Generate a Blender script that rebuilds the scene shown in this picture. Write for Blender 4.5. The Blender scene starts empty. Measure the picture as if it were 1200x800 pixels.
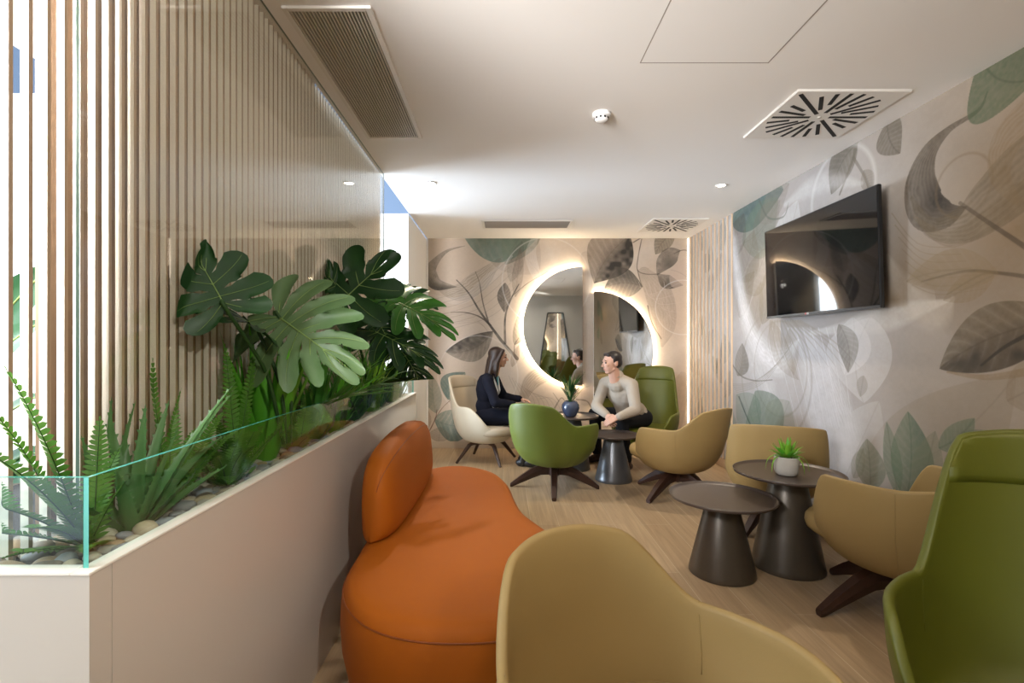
import bpy, bmesh, math, random
import numpy as np
from mathutils import Vector, Matrix, Euler
random.seed(7)
C = bpy.context.scene.collection
PI = math.pi
# ------------------------------------------------------------------ measures of the place
F = 585.0; VX, VY = 590.0, 403.0          # focal length in pixels, vanishing point
EYE = 1.30; CEIL = 2.62
XR = 2.315; YB = 6.24                     # right wall, back wall
def P(x, y, Y):                           # a point of the photograph at depth Y
    return Vector(((x - VX) / F * Y, Y, EYE - (y - VY) / F * Y))

# ------------------------------------------------------------------ materials
def mat(name, col, rough=.5, metal=0., spec=.5, emit=None, es=0., bump=0., bscale=200., var=0., vscale=6., coat=0., sheen=0., sss=0.):
    m = bpy.data.materials.new(name); m.use_nodes = True
    nt = m.node_tree; b = nt.nodes['Principled BSDF']
    b.inputs['Base Color'].default_value = (*col, 1); b.inputs['Roughness'].default_value = rough
    b.inputs['Metallic'].default_value = metal; b.inputs['Specular IOR Level'].default_value = spec
    b.inputs['Coat Weight'].default_value = coat; b.inputs['Sheen Weight'].default_value = sheen
    if emit: b.inputs['Emission Color'].default_value = (*emit, 1); b.inputs['Emission Strength'].default_value = es
    tc = nt.nodes.new('ShaderNodeTexCoord')
    if var:
        n = nt.nodes.new('ShaderNodeTexNoise'); n.inputs['Scale'].default_value = vscale; n.inputs['Detail'].default_value = 5
        nt.links.new(tc.outputs['Object'], n.inputs['Vector'])
        r = nt.nodes.new('ShaderNodeMapRange'); r.inputs['To Min'].default_value = 1 - var; r.inputs['To Max'].default_value = 1 + var
        nt.links.new(n.outputs['Fac'], r.inputs['Value'])
        mx = nt.nodes.new('ShaderNodeVectorMath'); mx.operation = 'SCALE'; mx.inputs[0].default_value = col
        nt.links.new(r.outputs[0], mx.inputs['Scale']); nt.links.new(mx.outputs[0], b.inputs['Base Color'])
    if bump:
        n = nt.nodes.new('ShaderNodeTexNoise'); n.inputs['Scale'].default_value = bscale; n.inputs['Detail'].default_value = 3
        nt.links.new(tc.outputs['Object'], n.inputs['Vector'])
        bp = nt.nodes.new('ShaderNodeBump'); bp.inputs['Strength'].default_value = bump; bp.inputs['Distance'].default_value = .002
        nt.links.new(n.outputs['Fac'], bp.inputs['Height']); nt.links.new(bp.outputs[0], b.inputs['Normal'])
    return m
def glass_mat(name, tint, ior=1.5, gloss=(1, 1, 1)):
    m = bpy.data.materials.new(name); m.use_nodes = True; nt = m.node_tree; nt.nodes.clear()
    o = nt.nodes.new('ShaderNodeOutputMaterial'); mix = nt.nodes.new('ShaderNodeMixShader')
    t = nt.nodes.new('ShaderNodeBsdfTransparent'); t.inputs[0].default_value = (*tint, 1)
    g = nt.nodes.new('ShaderNodeBsdfGlossy'); g.inputs['Roughness'].default_value = .005; g.inputs[0].default_value = (*gloss, 1)
    f = nt.nodes.new('ShaderNodeFresnel'); f.inputs['IOR'].default_value = ior
    ge = nt.nodes.new('ShaderNodeNewGeometry'); mr = nt.nodes.new('ShaderNodeMapRange')     # same reflection entering and leaving the sheet
    mr.inputs['To Min'].default_value = ior; mr.inputs['To Max'].default_value = 1 / ior
    nt.links.new(ge.outputs['Backfacing'], mr.inputs['Value']); nt.links.new(mr.outputs[0], f.inputs['IOR'])
    nt.links.new(f.outputs[0], mix.inputs[0]); nt.links.new(t.outputs[0], mix.inputs[1]); nt.links.new(g.outputs[0], mix.inputs[2])
    nt.links.new(mix.outputs[0], o.inputs[0]); return m
def leaf_mat(name, a, b, rough=.35, scale=8., trans=.25):
    m = mat(name, a, rough); nt = m.node_tree; p = nt.nodes['Principled BSDF']
    tc = nt.nodes.new('ShaderNodeTexCoord'); n = nt.nodes.new('ShaderNodeTexNoise'); n.inputs['Scale'].default_value = scale
    nt.links.new(tc.outputs['Object'], n.inputs['Vector'])
    r = nt.nodes.new('ShaderNodeValToRGB'); r.color_ramp.elements[0].position = .35; r.color_ramp.elements[1].position = .65
    r.color_ramp.elements[0].color = (*a, 1); r.color_ramp.elements[1].color = (*b, 1)
    nt.links.new(n.outputs['Fac'], r.inputs[0]); nt.links.new(r.outputs[0], p.inputs['Base Color']); p.inputs['Specular IOR Level'].default_value = .35
    tl = nt.nodes.new('ShaderNodeBsdfTranslucent'); nt.links.new(r.outputs[0], tl.inputs[0])
    mx = nt.nodes.new('ShaderNodeMixShader'); mx.inputs[0].default_value = trans
    nt.links.new(p.outputs[0], mx.inputs[1]); nt.links.new(tl.outputs[0], mx.inputs[2])
    nt.links.new(mx.outputs[0], nt.nodes['Material Output'].inputs[0]); return m

M = {}
M['ceiling'] = mat('ceiling_paint', (.87, .85, .82), .8, var=.015, vscale=1.5)
M['white'] = mat('white_paint', (.84, .83, .81), .6)
M['plain_wall'] = mat('warm_grey_wall', (.55, .54, .51), .8, var=.03)
M['blue_wall'] = mat('blue_wall', (.13, .17, .235), .8)
M['laminate'] = mat('glossy_laminate', (.585, .535, .475), .2, coat=.25, var=.01, vscale=2)
M['laminate_edge'] = mat('laminate_edge', (.85, .80, .72), .4)
M['slat'] = mat('cream_slat', (.85, .79, .69), .5, var=.06, vscale=3)
M['slat_wood'] = mat('oak_slat', (.40, .275, .175), .5, var=.1, vscale=4)
M['backing'] = mat('brown_backing', (.24, .145, .08), .6, var=.15, vscale=3)
M['glass'] = glass_mat('clear_glass', (.93, .975, .96), 1.35)
M['screen_glass'] = glass_mat('screen_glass', (.96, .96, .94), 1.42)
M['screen_edge'] = mat('dark_glass_edge', (.10, .17, .13), .2)
M['glass_edge'] = mat('green_glass_edge', (.10, .50, .42), .15, spec=.8, emit=None)
M['mirror'] = mat('mirror_silver', (.82, .84, .83), .02, metal=1.)
M['led'] = mat('warm_led', (1, .9, .75), .5, emit=(1, .80, .56), es=48.)
M['led_soft'] = mat('soft_led', (1, .9, .75), .5, emit=(1, .84, .64), es=2.6)
M['lamp'] = mat('lamp_lens', (1, .95, .85), .5, emit=(1, .90, .76), es=25.)
M['metal_white'] = mat('white_metal', (.78, .75, .70), .45)
M['vent_slat'] = mat('vent_metal', (.62, .57, .50), .45)
M['dark'] = mat('dark_void', (.012, .011, .010), .7)
M['grey_line'] = mat('shadow_gap', (.35, .31, .27), .8)
M['cream'] = mat('cream_leather', (.325, .222, .085), .5, bump=.12, bscale=260, var=.04, vscale=5, spec=.3)
M['ivory'] = mat('ivory_leather', (.62, .56, .44), .5, bump=.12, bscale=260, var=.03, vscale=5)
M['taupe'] = mat('taupe_fabric', (.46, .39, .29), .8, bump=.2, bscale=300)
M['green'] = mat('green_leather', (.100, .106, .006), .5, bump=.12, bscale=260, var=.05, vscale=5)
M['green_light'] = mat('fresh_green_leather', (.125, .168, .020), .45, bump=.12, bscale=260, var=.05, vscale=5)
M['orange'] = mat('orange_leather', (.36, .093, .005), .6, spec=.2, bump=.12, bscale=240, var=.07, vscale=4)
M['orange_dark'] = mat('orange_piping', (.23, .052, .004), .5)
M['walnut'] = mat('dark_walnut', (.040, .016, .009), .4, var=.35, vscale=25)
M['bronze'] = mat('bronze_metal', (.078, .061, .042), .36, metal=.4, var=.04)
M['steel'] = mat('grey_steel', (.135, .138, .142), .34, metal=.6)
M['tray'] = mat('brown_tray', (0.0671, 0.0482, 0.0378), .38, var=.12, vscale=6, coat=.1)
M['tv_frame'] = mat('tv_plastic', (.012, .012, .012), .3)
M['tv_screen'] = mat('tv_panel', (.004, .004, .005), .035, spec=.7)
M['logo_red'] = mat('logo_red', (.30, .02, .03), .4); M['logo_white'] = mat('logo_white', (.7, .7, .7), .4)
M['blue_vase'] = mat('blue_glaze', (.045, .06, .105), .16, spec=.6, var=.3, vscale=14, coat=.6)
M['concrete'] = mat('pale_concrete', (.40, .37, .32), .8, bump=.3, bscale=120, var=.06, vscale=20)
M['soil'] = mat('dark_soil', (.030, .020, .013), .95, bump=.6, bscale=90)
M['terracotta'] = mat('grey_pot', (.25, .25, .25), .6)
for i, c in enumerate([(.36, .33, .29), (.46, .37, .25), (.24, .24, .255), (.40, .28, .17), (.52, .45, .35), (.22, .175, .13), (.30, .32, .36)]):
    M['stone%d' % i] = mat('river_stone_%s' % 'abcdefg'[i], c, .5, var=.25, vscale=40, bump=.2, bscale=300)
M['monstera'] = leaf_mat('monstera_dark', (.008, .038, .007), (.014, .060, .011), .42)
M['monstera_pale'] = leaf_mat('monstera_pale', (.080, .150, .055), (.115, .195, .075), .42)
M['monstera_bright'] = leaf_mat('monstera_bright', (.035, .15, .016), (.06, .21, .03), .35)
M['rib'] = leaf_mat('leaf_rib', (.22, .33, .09), (.26, .38, .11), .5)
M['stem'] = leaf_mat('plant_stem', (.025, .07, .016), (.035, .09, .02), .45)
M['fern'] = leaf_mat('fern_green', (.07, .20, .022), (.12, .28, .035), .5)
M['fern_dark'] = leaf_mat('fern_deep', (.030, .10, .016), (.05, .15, .024), .5)
M['aloe'] = leaf_mat('aloe_green', (.07, .17, .05), (.11, .235, .075), .4)
M['strap'] = leaf_mat('strap_green', (.09, .36, .025), (.13, .44, .035), .4)
M['strap_lime'] = leaf_mat('strap_lime', (.17, .40, .03), (.24, .50, .05), .4)
M['strap_dark'] = leaf_mat('strap_dark', (.045, .18, .024), (.07, .25, .032), .4)
M['paddle'] = leaf_mat('paddle_leaf', (.014, .060, .020), (.024, .09, .028), .35, 8., .06)
M['spike'] = leaf_mat('spike_leaf', (.02, .075, .02), (.05, .13, .03), .4)
M['spike_yellow'] = leaf_mat('spike_yellow', (.34, .34, .13), (.42, .40, .18), .4)
M['skin'] = mat('skin', (.56, .32, .225), .5, var=.04, vscale=20)
M['skin_f'] = mat('skin_tan', (.52, .29, .20), .5, var=.04, vscale=20)
M['hair'] = mat('dark_hair', (.018, .012, .010), .45, bump=.4, bscale=120)
M['hair_f'] = mat('brown_hair', (.030, .015, .010), .4, bump=.4, bscale=120)
M['sweater'] = mat('beige_knit', (.37, .315, .25), .85, bump=.5, bscale=140, var=.05, vscale=12)
M['trousers'] = mat('black_denim', (.010, .010, .012), .85, spec=.25, bump=.3, bscale=200)
M['navy'] = mat('navy_wool', (.007, .008, .016), .9, spec=.2, bump=.3, bscale=200)
M['blouse'] = mat('pale_blouse', (.55, .58, .60), .6); M['scarf'] = mat('turquoise_top', (.07, .33, .42), .6)
M['tights'] = mat('black_tights', (.012, .010, .011), .5); M['shoe'] = mat('black_shoe', (.010, .010, .011), .35)
M['shoe_brown'] = mat('brown_shoe', (.05, .022, .014), .4)
M['eye'] = mat('eye_dark', (.02, .015, .012), .2); M['lip'] = mat('lip', (.42, .14, .11), .45)

def floor_mat():
    m = bpy.data.materials.new('oak_plank_tiles'); m.use_nodes = True; nt = m.node_tree; b = nt.nodes['Principled BSDF']
    g = nt.nodes.new('ShaderNodeNewGeometry'); mp = nt.nodes.new('ShaderNodeMapping'); mp.inputs['Rotation'].default_value = (0, 0, PI / 2)
    nt.links.new(g.outputs['Position'], mp.inputs['Vector'])
    br = nt.nodes.new('ShaderNodeTexBrick'); br.offset = .37; br.inputs['Scale'].default_value = 1
    br.inputs['Brick Width'].default_value = 1.2; br.inputs['Row Height'].default_value = .2; br.inputs['Mortar Size'].default_value = .0018
    br.inputs['Mortar Smooth'].default_value = .3; br.inputs['Bias'].default_value = 0
    br.inputs['Color1'].default_value = (.41, .30, .18, 1); br.inputs['Color2'].default_value = (.36, .255, .15, 1)
    br.inputs['Mortar'].default_value = (.53, .43, .30, 1)
    nt.links.new(mp.outputs[0], br.inputs['Vector'])
    mp2 = nt.nodes.new('ShaderNodeMapping'); mp2.inputs['Scale'].default_value = (34, 1.6, 1)
    nt.links.new(g.outputs['Position'], mp2.inputs['Vector'])
    n = nt.nodes.new('ShaderNodeTexNoise'); n.inputs['Scale'].default_value = 1.0; n.inputs['Detail'].default_value = 8; n.inputs['Roughness'].default_value = .65; n.inputs['Distortion'].default_value = .6
    nt.links.new(mp2.outputs[0], n.inputs['Vector'])
    r = nt.nodes.new('ShaderNodeValToRGB'); r.color_ramp.elements[0].position = .3; r.color_ramp.elements[1].position = .72
    r.color_ramp.elements[0].color = (.78, .76, .74, 1); r.color_ramp.elements[1].color = (1.16, 1.15, 1.14, 1)
    nt.links.new(n.outputs['Fac'], r.inputs[0])
    mx = nt.nodes.new('ShaderNodeMix'); mx.data_type = 'RGBA'; mx.blend_type = 'MULTIPLY'; mx.inputs[0].default_value = 1
    nt.links.new(br.outputs['Color'], mx.inputs[6]); nt.links.new(r.outputs[0], mx.inputs[7])
    nt.links.new(mx.outputs[2], b.inputs['Base Color']); b.inputs['Roughness'].default_value = .38
    bp = nt.nodes.new('ShaderNodeBump'); bp.inputs['Strength'].default_value = .15; bp.inputs['Distance'].default_value = .001
    nt.links.new(n.outputs['Fac'], bp.inputs['Height']); nt.links.new(bp.outputs[0], b.inputs['Normal'])
    return m
M['floor'] = floor_mat()

# ------------------------------------------------------------------ mesh helpers
def link_mesh(name, me, m, parent=None, smooth=True):
    o = bpy.data.objects.new(name, me); C.objects.link(o)
    if m is not None:
        for k in (m if isinstance(m, (list, tuple)) else [m]): me.materials.append(k)
    if smooth and len(me.polygons): me.polygons.foreach_set('use_smooth', [True] * len(me.polygons))
    if parent is not None: o.parent = parent
    return o
def obj(name, vf, m, parent=None, smooth=True, fix=True):
    v, f = vf; me = bpy.data.meshes.new(name); me.from_pydata([tuple(a) for a in v], [], f)
    if fix:
        bm = bmesh.new(); bm.from_mesh(me); bmesh.ops.recalc_face_normals(bm, faces=bm.faces); bm.to_mesh(me); bm.free()
    return link_mesh(name, me, m, parent, smooth)
def join(*vfs):
    V, Fc = [], []
    for v, f in vfs:
        n = len(V); V += list(v); Fc += [tuple(i + n for i in q) for q in f]
    return V, Fc
def move(vf, off=(0, 0, 0), rot=None):
    R = rot if rot is not None else Matrix.Identity(3); o = Vector(off)
    return [R @ Vector(a) + o for a in vf[0]], vf[1]
def box(x0, x1, y0, y1, z0, z1, b=0.):
    if b <= 0:
        v = [(x0, y0, z0), (x1, y0, z0), (x1, y1, z0), (x0, y1, z0), (x0, y0, z1), (x1, y0, z1), (x1, y1, z1), (x0, y1, z1)]
        return v, [(0, 3, 2, 1), (4, 5, 6, 7), (0, 1, 5, 4), (1, 2, 6, 5), (2, 3, 7, 6), (3, 0, 4, 7)]
    bm = bmesh.new(); v, f = box(x0, x1, y0, y1, z0, z1)
    vs = [bm.verts.new(a) for a in v]
    for q in f: bm.faces.new([vs[i] for i in q])
    bmesh.ops.bevel(bm, geom=bm.edges[:], offset=b, segments=2, affect='EDGES')
    bm.verts.index_update(); r = [a.co.copy() for a in bm.verts], [tuple(a.index for a in q.verts) for q in bm.faces]; bm.free(); return r
def tube(pts, rad, seg=8, cap=True, flat=1.):
    pts = [Vector(p) for p in pts]; n = len(pts); rad = rad if isinstance(rad, (list, tuple)) else [rad] * n
    V, Fc = [], []; up = None
    for i, p in enumerate(pts):
        t = (pts[min(i + 1, n - 1)] - pts[max(i - 1, 0)]).normalized()
        if up is None:
            up = Vector((0, 0, 1)) if abs(t.z) < .9 else Vector((1, 0, 0))
        a = t.cross(up).normalized(); up = a.cross(t).normalized()
        for k in range(seg):
            an = 2 * PI * k / seg; V.append(p + (a * math.cos(an) + up * math.sin(an) * flat) * rad[i])
    for i in range(n - 1):
        for k in range(seg):
            k2 = (k + 1) % seg; Fc.append((i * seg + k, i * seg + k2, (i + 1) * seg + k2, (i + 1) * seg + k))
    if cap: Fc.append(tuple(range(seg))[::-1]); Fc.append(tuple((n - 1) * seg + k for k in range(seg)))
    return V, Fc
def lathe(prof, seg=48, closed=True):
    V, Fc = [], []
    for r, z in prof:
        for k in range(seg):
            a = 2 * PI * k / seg; V.append((r * math.cos(a), r * math.sin(a), z))
    for i in range(len(prof) - 1):
        for k in range(seg):
            k2 = (k + 1) % seg; Fc.append((i * seg + k, i * seg + k2, (i + 1) * seg + k2, (i + 1) * seg + k))
    if closed: Fc.append(tuple(range(seg))[::-1]); Fc.append(tuple((len(prof) - 1) * seg + k for k in range(seg)))
    return V, Fc
def ell(c, r, rot=None, nu=16, nv=10, e=1.):
    V, Fc = [], []
    def sp(x): return math.copysign(abs(x) ** e, x)
    for j in range(1, nv):
        ph = -PI / 2 + PI * j / nv
        for i in range(nu):
            th = 2 * PI * i / nu
            V.append(Vector((r[0] * sp(math.cos(ph)) * sp(math.cos(th)), r[1] * sp(math.cos(ph)) * sp(math.sin(th)), r[2] * sp(math.sin(ph)))))
    V += [Vector((0, 0, -r[2])), Vector((0, 0, r[2]))]; s, t = len(V) - 2, len(V) - 1
    for j in range(nv - 2):
        for i in range(nu):
            i2 = (i + 1) % nu; Fc.append((j * nu + i, j * nu + i2, (j + 1) * nu + i2, (j + 1) * nu + i))
    for i in range(nu):
        i2 = (i + 1) % nu; Fc.append((s, i2, i)); Fc.append(((nv - 2) * nu + i, (nv - 2) * nu + i2, t))
    return move((V, Fc), c, rot)
def frame_rot(f, up=(0, 0, 1)):                     # local x -> f, local z -> up
    x = Vector(f).normalized(); z = Vector(up); y = z.cross(x).normalized(); z = x.cross(y).normalized()
    return Matrix((x, y, z)).transposed()
def cap(p0, r0, p1, r1, seg=14):                    # tapered capsule
    p0, p1 = Vector(p0), Vector(p1); d = (p1 - p0); L = d.length; d = d / L
    prof = []
    for k in range(5): a = PI / 2 * k / 4; prof.append((max(r0 * math.sin(a), 1e-4), -r0 * math.cos(a)))
    for k in range(5): a = PI / 2 * k / 4; prof.append((max(r1 * math.cos(a), 1e-4), L + r1 * math.sin(a)))
    R = d.to_track_quat('Z', 'Y').to_matrix()
    return move(lathe(prof, seg), p0, R)
def blob(name, shapes, m, parent=None, voxel=.006, smooth=4, factor=.5):
    v, f = join(*shapes); me = bpy.data.meshes.new(name); me.from_pydata([tuple(a) for a in v], [], f)
    o = bpy.data.objects.new(name, me); C.objects.link(o)
    r = o.modifiers.new('r', 'REMESH'); r.mode = 'VOXEL'; r.voxel_size = voxel
    s = o.modifiers.new('s', 'SMOOTH'); s.factor = factor; s.iterations = smooth
    dg = bpy.context.evaluated_depsgraph_get(); me2 = bpy.data.meshes.new_from_object(o.evaluated_get(dg))
    bpy.data.objects.remove(o); bpy.data.meshes.remove(me); me2.name = name
    return link_mesh(name, me2, m, parent)
def spline(cp, n, closed=True):                     # Catmull-Rom
    cp = [Vector(c) for c in cp]; k = len(cp); out = []
    rng = k if closed else k - 1
    for i in range(rng):
        if closed: a, b, c, d = cp[(i - 1) % k], cp[i], cp[(i + 1) % k], cp[(i + 2) % k]
        else: a, b, c, d = cp[max(i - 1, 0)], cp[i], cp[i + 1], cp[min(i + 2, k - 1)]
        for j in range(n):
            t = j / n
            out.append(.5 * ((2 * b) + (c - a) * t + (2 * a - 5 * b + 4 * c - d) * t * t + (3 * b - a - 3 * c + d) * t ** 3))
    if not closed: out.append(cp[-1])
    return out
def sm(a, b, x):
    t = min(1, max(0, (x - a) / (b - a))); return t * t * (3 - 2 * t)
# ------------------------------------------------------------------ naming helpers
def thing(name, label, cat, loc=(0, 0, 0), rotz=0., group=None):
    o = bpy.data.objects.new(name, None); C.objects.link(o); o.empty_display_size = .1
    o.location = loc; o.rotation_euler = (0, 0, rotz); return tag(o, label, cat, group)
def tag(o, label, cat, group=None):
    o['label'] = label; o['category'] = cat
    if group: o['group'] = group
    return o
def struct(name, vf, m, parent=None, smooth=False):
    o = obj(name, vf, m, parent, smooth)
    if parent is None: o['kind'] = 'structure'
    return o

# ================================================================== THE SETTING
# mural printed on the two walls: leaves, ribbons and veils drawn as colour fields with numpy
def noise2(h, w, cell, seed):
    rng = np.random.default_rng(seed); g = rng.random((int(h / cell) + 3, int(w / cell) + 3))
    y = np.arange(h) / cell; x = np.arange(w) / cell; yi = y.astype(int); xi = x.astype(int)
    fy = y - yi; fx = x - xi; fy = fy * fy * (3 - 2 * fy); fx = fx * fx * (3 - 2 * fx)
    a = g[yi][:, xi]; b = g[yi][:, xi + 1]; c = g[yi + 1][:, xi]; d = g[yi + 1][:, xi + 1]
    return (a * (1 - fx) + b * fx) * (1 - fy[:, None]) + (c * (1 - fx) + d * fx) * fy[:, None]
class Mural:
    def __init__(s, u0, u1, ppm, base, seed):
        s.u0, s.ppm = u0, ppm; s.W = int((u1 - u0) * ppm); s.H = int(CEIL * ppm)
        n = (noise2(s.H, s.W, .55 * ppm, seed) - .5) * .12 + (noise2(s.H, s.W, .12 * ppm, seed + 1) - .5) * .06 + (noise2(s.H, s.W, .02 * ppm, seed + 2) - .5) * .05
        s.fine = noise2(s.H, s.W, .012 * ppm, seed + 3); s.mid = noise2(s.H, s.W, .05 * ppm, seed + 4); s.big = noise2(s.H, s.W, .3 * ppm, seed + 9)
        s.weave = (np.random.default_rng(seed + 7).random((s.H, s.W)) - .5) * .045
        s.img = np.array(base)[None, None, :] * (1 + n[..., None] + s.weave[..., None])
    def win(s, us, zs, pad):
        x0 = max(0, int((min(us) - pad - s.u0) * s.ppm)); x1 = min(s.W, int((max(us) + pad - s.u0) * s.ppm) + 1)
        y0 = max(0, int((min(zs) - pad) * s.ppm)); y1 = min(s.H, int((max(zs) + pad) * s.ppm) + 1)
        if x1 <= x0 or y1 <= y0: return None
        X, Z = np.meshgrid((np.arange(x0, x1) + .5) / s.ppm + s.u0, (np.arange(y0, y1) + .5) / s.ppm)
        return (slice(y0, y1), slice(x0, x1)), X, Z
    dk = 1.; tint = (1, 1, 1)
    def put(s, sl, a, col):
        if sum(col) < 1.35: col = tuple(c * s.dk * q for c, q in zip(col, s.tint))
        a = np.clip(a, 0, 1)[..., None]; s.img[sl] = s.img[sl] * (1 - a) + np.array(col)[None, None, :] * a
    def poly_dist(s, pts, X, Z):                    # distance to a polyline, place along it (0..1), signed side
        best = np.full(X.shape, 9.); along = np.zeros(X.shape); side = np.zeros(X.shape)
        L = [0.]
        for a, b in zip(pts[:-1], pts[1:]): L.append(L[-1] + math.hypot(b[0] - a[0], b[1] - a[1]))
        for i, (a, b) in enumerate(zip(pts[:-1], pts[1:])):
            dx, dz = b[0] - a[0], b[1] - a[1]; l2 = dx * dx + dz * dz + 1e-12
            t = np.clip(((X - a[0]) * dx + (Z - a[1]) * dz) / l2, 0, 1)
            px, pz = X - a[0] - t * dx, Z - a[1] - t * dz; d = np.hypot(px, pz); q = d < best
            best[q] = d[q]; along[q] = ((L[i] + t * (L[i + 1] - L[i])) / L[-1])[q]; side[q] = np.sign(dx * pz - dz * px)[q]
        return best, along, side
    def stroke(s, pts, w0, w1, col, al=.9, grain=.5):
        pts = [tuple(p) for p in spline([(p[0], p[1], 0) for p in pts], 6, False)]
        pts = [(p[0], p[1]) for p in pts]
        g = s.win([p[0] for p in pts], [p[1] for p in pts], max(w0, w1) + .02)
        if g is None: return
        sl, X, Z = g; d, t, _ = s.poly_dist(pts, X, Z); w = w0 + (w1 - w0) * t
        a = np.clip((w - d) * s.ppm + .5, 0, 1) * al * (1 - grain * (s.mid[sl] - .2) * .8); s.put(sl, a, col)
    def ribbon(s, pts, ws, col, al=.6, dark=None, soft=.0, lines=0., grain=.5, one=False):
        # a swath of varying width along a curve; one: only on one side of it
        P3 = spline([(p[0], p[1], w) for p, w in zip(pts, ws)], 8, False); p2 = [(p.x, p.y) for p in P3]; wv = np.array([max(p.z, 0) for p in P3])
        g = s.win([p[0] for p in p2], [p[1] for p in p2], max(ws) + .02)
        if g is None: return
        sl, X, Z = g; d, t, sd = s.poly_dist(p2, X, Z)
        L = np.concatenate([[0], np.cumsum([math.hypot(b[0] - a[0], b[1] - a[1]) for a, b in zip(p2[:-1], p2[1:])])]); w = np.interp(t, L / L[-1], wv)
        if one: d = np.where(sd > 0, d, 9.)
        e = np.clip((w - d) * s.ppm + .5, 0, 1)
        if soft > 0: e = e * np.clip((w - d) / (soft * np.maximum(w, 1e-4)), 0, 1)
        q = d / np.maximum(w, 1e-4) * np.where(sd >= 0, 1, -1)
        a = e * al * (1 - grain * (s.mid[sl] * .6 + s.fine[sl] * .4))
        if lines: a = a * (1 - lines * .5 * (1 + np.sin(q * 26 + s.mid[sl] * 5)))
        s.put(sl, a, col)
        if dark is not None: s.put(sl, e * dark[1] * np.clip(.55 - q, 0, 1) * (.75 + .3 * s.fine[sl]) * np.exp(-((t - dark[2]) / dark[3]) ** 2), dark[0])
    def leaf(s, base, tip, width, col, al=.7, bend=0., dark=None, veins=.35, peak=.45, grain=.4, half=0):
        bx, bz = base; tx, tz = tip; L = math.hypot(tx - bx, tz - bz); ex, ez = (tx - bx) / L, (tz - bz) / L
        cx, cz = (bx + tx) / 2 - ez * bend, (bz + tz) / 2 + ex * bend
        g = s.win([bx, tx, cx], [bz, tz, cz], width + abs(bend) * .3)
        if g is None: return
        sl, X, Z = g; u = ((X - bx) * ex + (Z - bz) * ez) / L; v = -(X - bx) * ez + (Z - bz) * ex - bend * 4 * u * (1 - u)
        uu = np.clip(u, 1e-4, 1 - 1e-4); k = math.log(.5) / math.log(peak); w = width * np.sin(PI * uu ** k) ** .85
        q = v / np.maximum(w, 1e-5); e = np.clip((w - np.abs(v)) * s.ppm + .5, 0, 1) * ((u > 0) & (u < 1))
        if half: e = e * (np.sign(v) == half)
        a = e * al * (1 - grain * (s.mid[sl] * .3 + s.fine[sl] * .35 + s.big[sl] * .35))
        vein = np.abs(np.sin((u * 9 - np.abs(q) * 1.6) * PI)) ** .35
        a = a * (1 - veins * (1 - vein)); s.put(sl, a, col)
        if dark is not None: s.put(sl, e * dark[1] * np.clip(.5 + q * dark[2] * 1.4, 0, 1) * (.45 + .8 * s.mid[sl]), dark[0])
        s.put(sl, e * al * np.clip(1 - np.abs(v) * s.ppm / 2.2, 0, 1) * .5, tuple(c * .6 for c in col))
    def ring(s, c, r, w, col, al):
        g = s.win([c[0] - r, c[0] + r], [c[1] - r, c[1] + r], w)
        if g is None: return
        sl, X, Z = g; d = np.abs(np.hypot(X - c[0], Z - c[1]) - r); s.put(sl, np.clip(1 - d / w, 0, 1) * al * (.75 + .3 * s.big[sl]), col)
    def material(s, name):
        im = bpy.data.images.new(name, s.W, s.H, float_buffer=True)
        px = np.ones((s.H, s.W, 4), np.float32); px[..., :3] = np.clip(s.img, 0, 1); im.pixels.foreach_set(px.ravel()); im.update()
        m = mat(name, (.5, .5, .5), .7, bump=.12, bscale=350); nt = m.node_tree
        t = nt.nodes.new('ShaderNodeTexImage'); t.image = im; t.extension = 'EXTEND'
        nt.links.new(t.outputs[0], nt.nodes['Principled BSDF'].inputs['Base Color']); return m
GREY = (.13, .115, .095); DK = (.045, .038, .032); OLV = (.22, .19, .13); BRN = (.33, .23, .16); TEAL = (.13, .30, .25); TEALD = (.03, .16, .15); WHT = (.78, .77, .76); MINT = (.33, .45, .37); PNK = (.55, .42, .34)
def bw(x, y): k = YB / F; return ((x - VX) * k, EYE + (VY - y) * k)
def rw(x, y): Y = F * XR / (x - VX); return (Y, EYE + (VY - y) / F * Y)
mb = Mural(-1.1, 2.4, 300, (.565, .475, .385), 3)
mb.dk = .50
B_ = lambda *q: [bw(*a) for a in q]
# pale washes
mb.ribbon(B_((500, 420), (560, 395), (620, 430), (650, 500)), [.1, .5, .5, .2], WHT, .16, soft=1)
mb.ribbon(B_((640, 278), (660, 330), (700, 330), (760, 290)), [.3, .3, .3, .2], WHT, .3, soft=1)
mb.ribbon(B_((700, 440), (760, 430), (809, 400)), [.2, .35, .3], WHT, .25, soft=1)
mb.ribbon(B_((760, 500), (790, 440), (809, 420)), [.3, .3, .2], BRN, .22, soft=1)
mb.leaf(bw(570, 268), bw(632, 320), .34, PNK, .35, .05)
# upper green leaf
mb.leaf(bw(541, 270), bw(636, 270), .40, (.30, .52, .44), .85, .0, dark=(TEALD, .35, -1), veins=.25)
mb.leaf(bw(634, 262), bw(592, 310), .22, (.30, .42, .30), .5, -.08, dark=((.1, .1, .07), .3, 1))
mb.leaf(bw(604, 348), bw(610, 290), .07, BRN, .5); mb.leaf(bw(598, 330), bw(612, 282), .10, GREY, .35)
mb.ribbon(B_((628, 275), (622, 300), (632, 330), (640, 345)), [.03, .07, .05, .01], WHT, .4, lines=.5)
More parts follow.
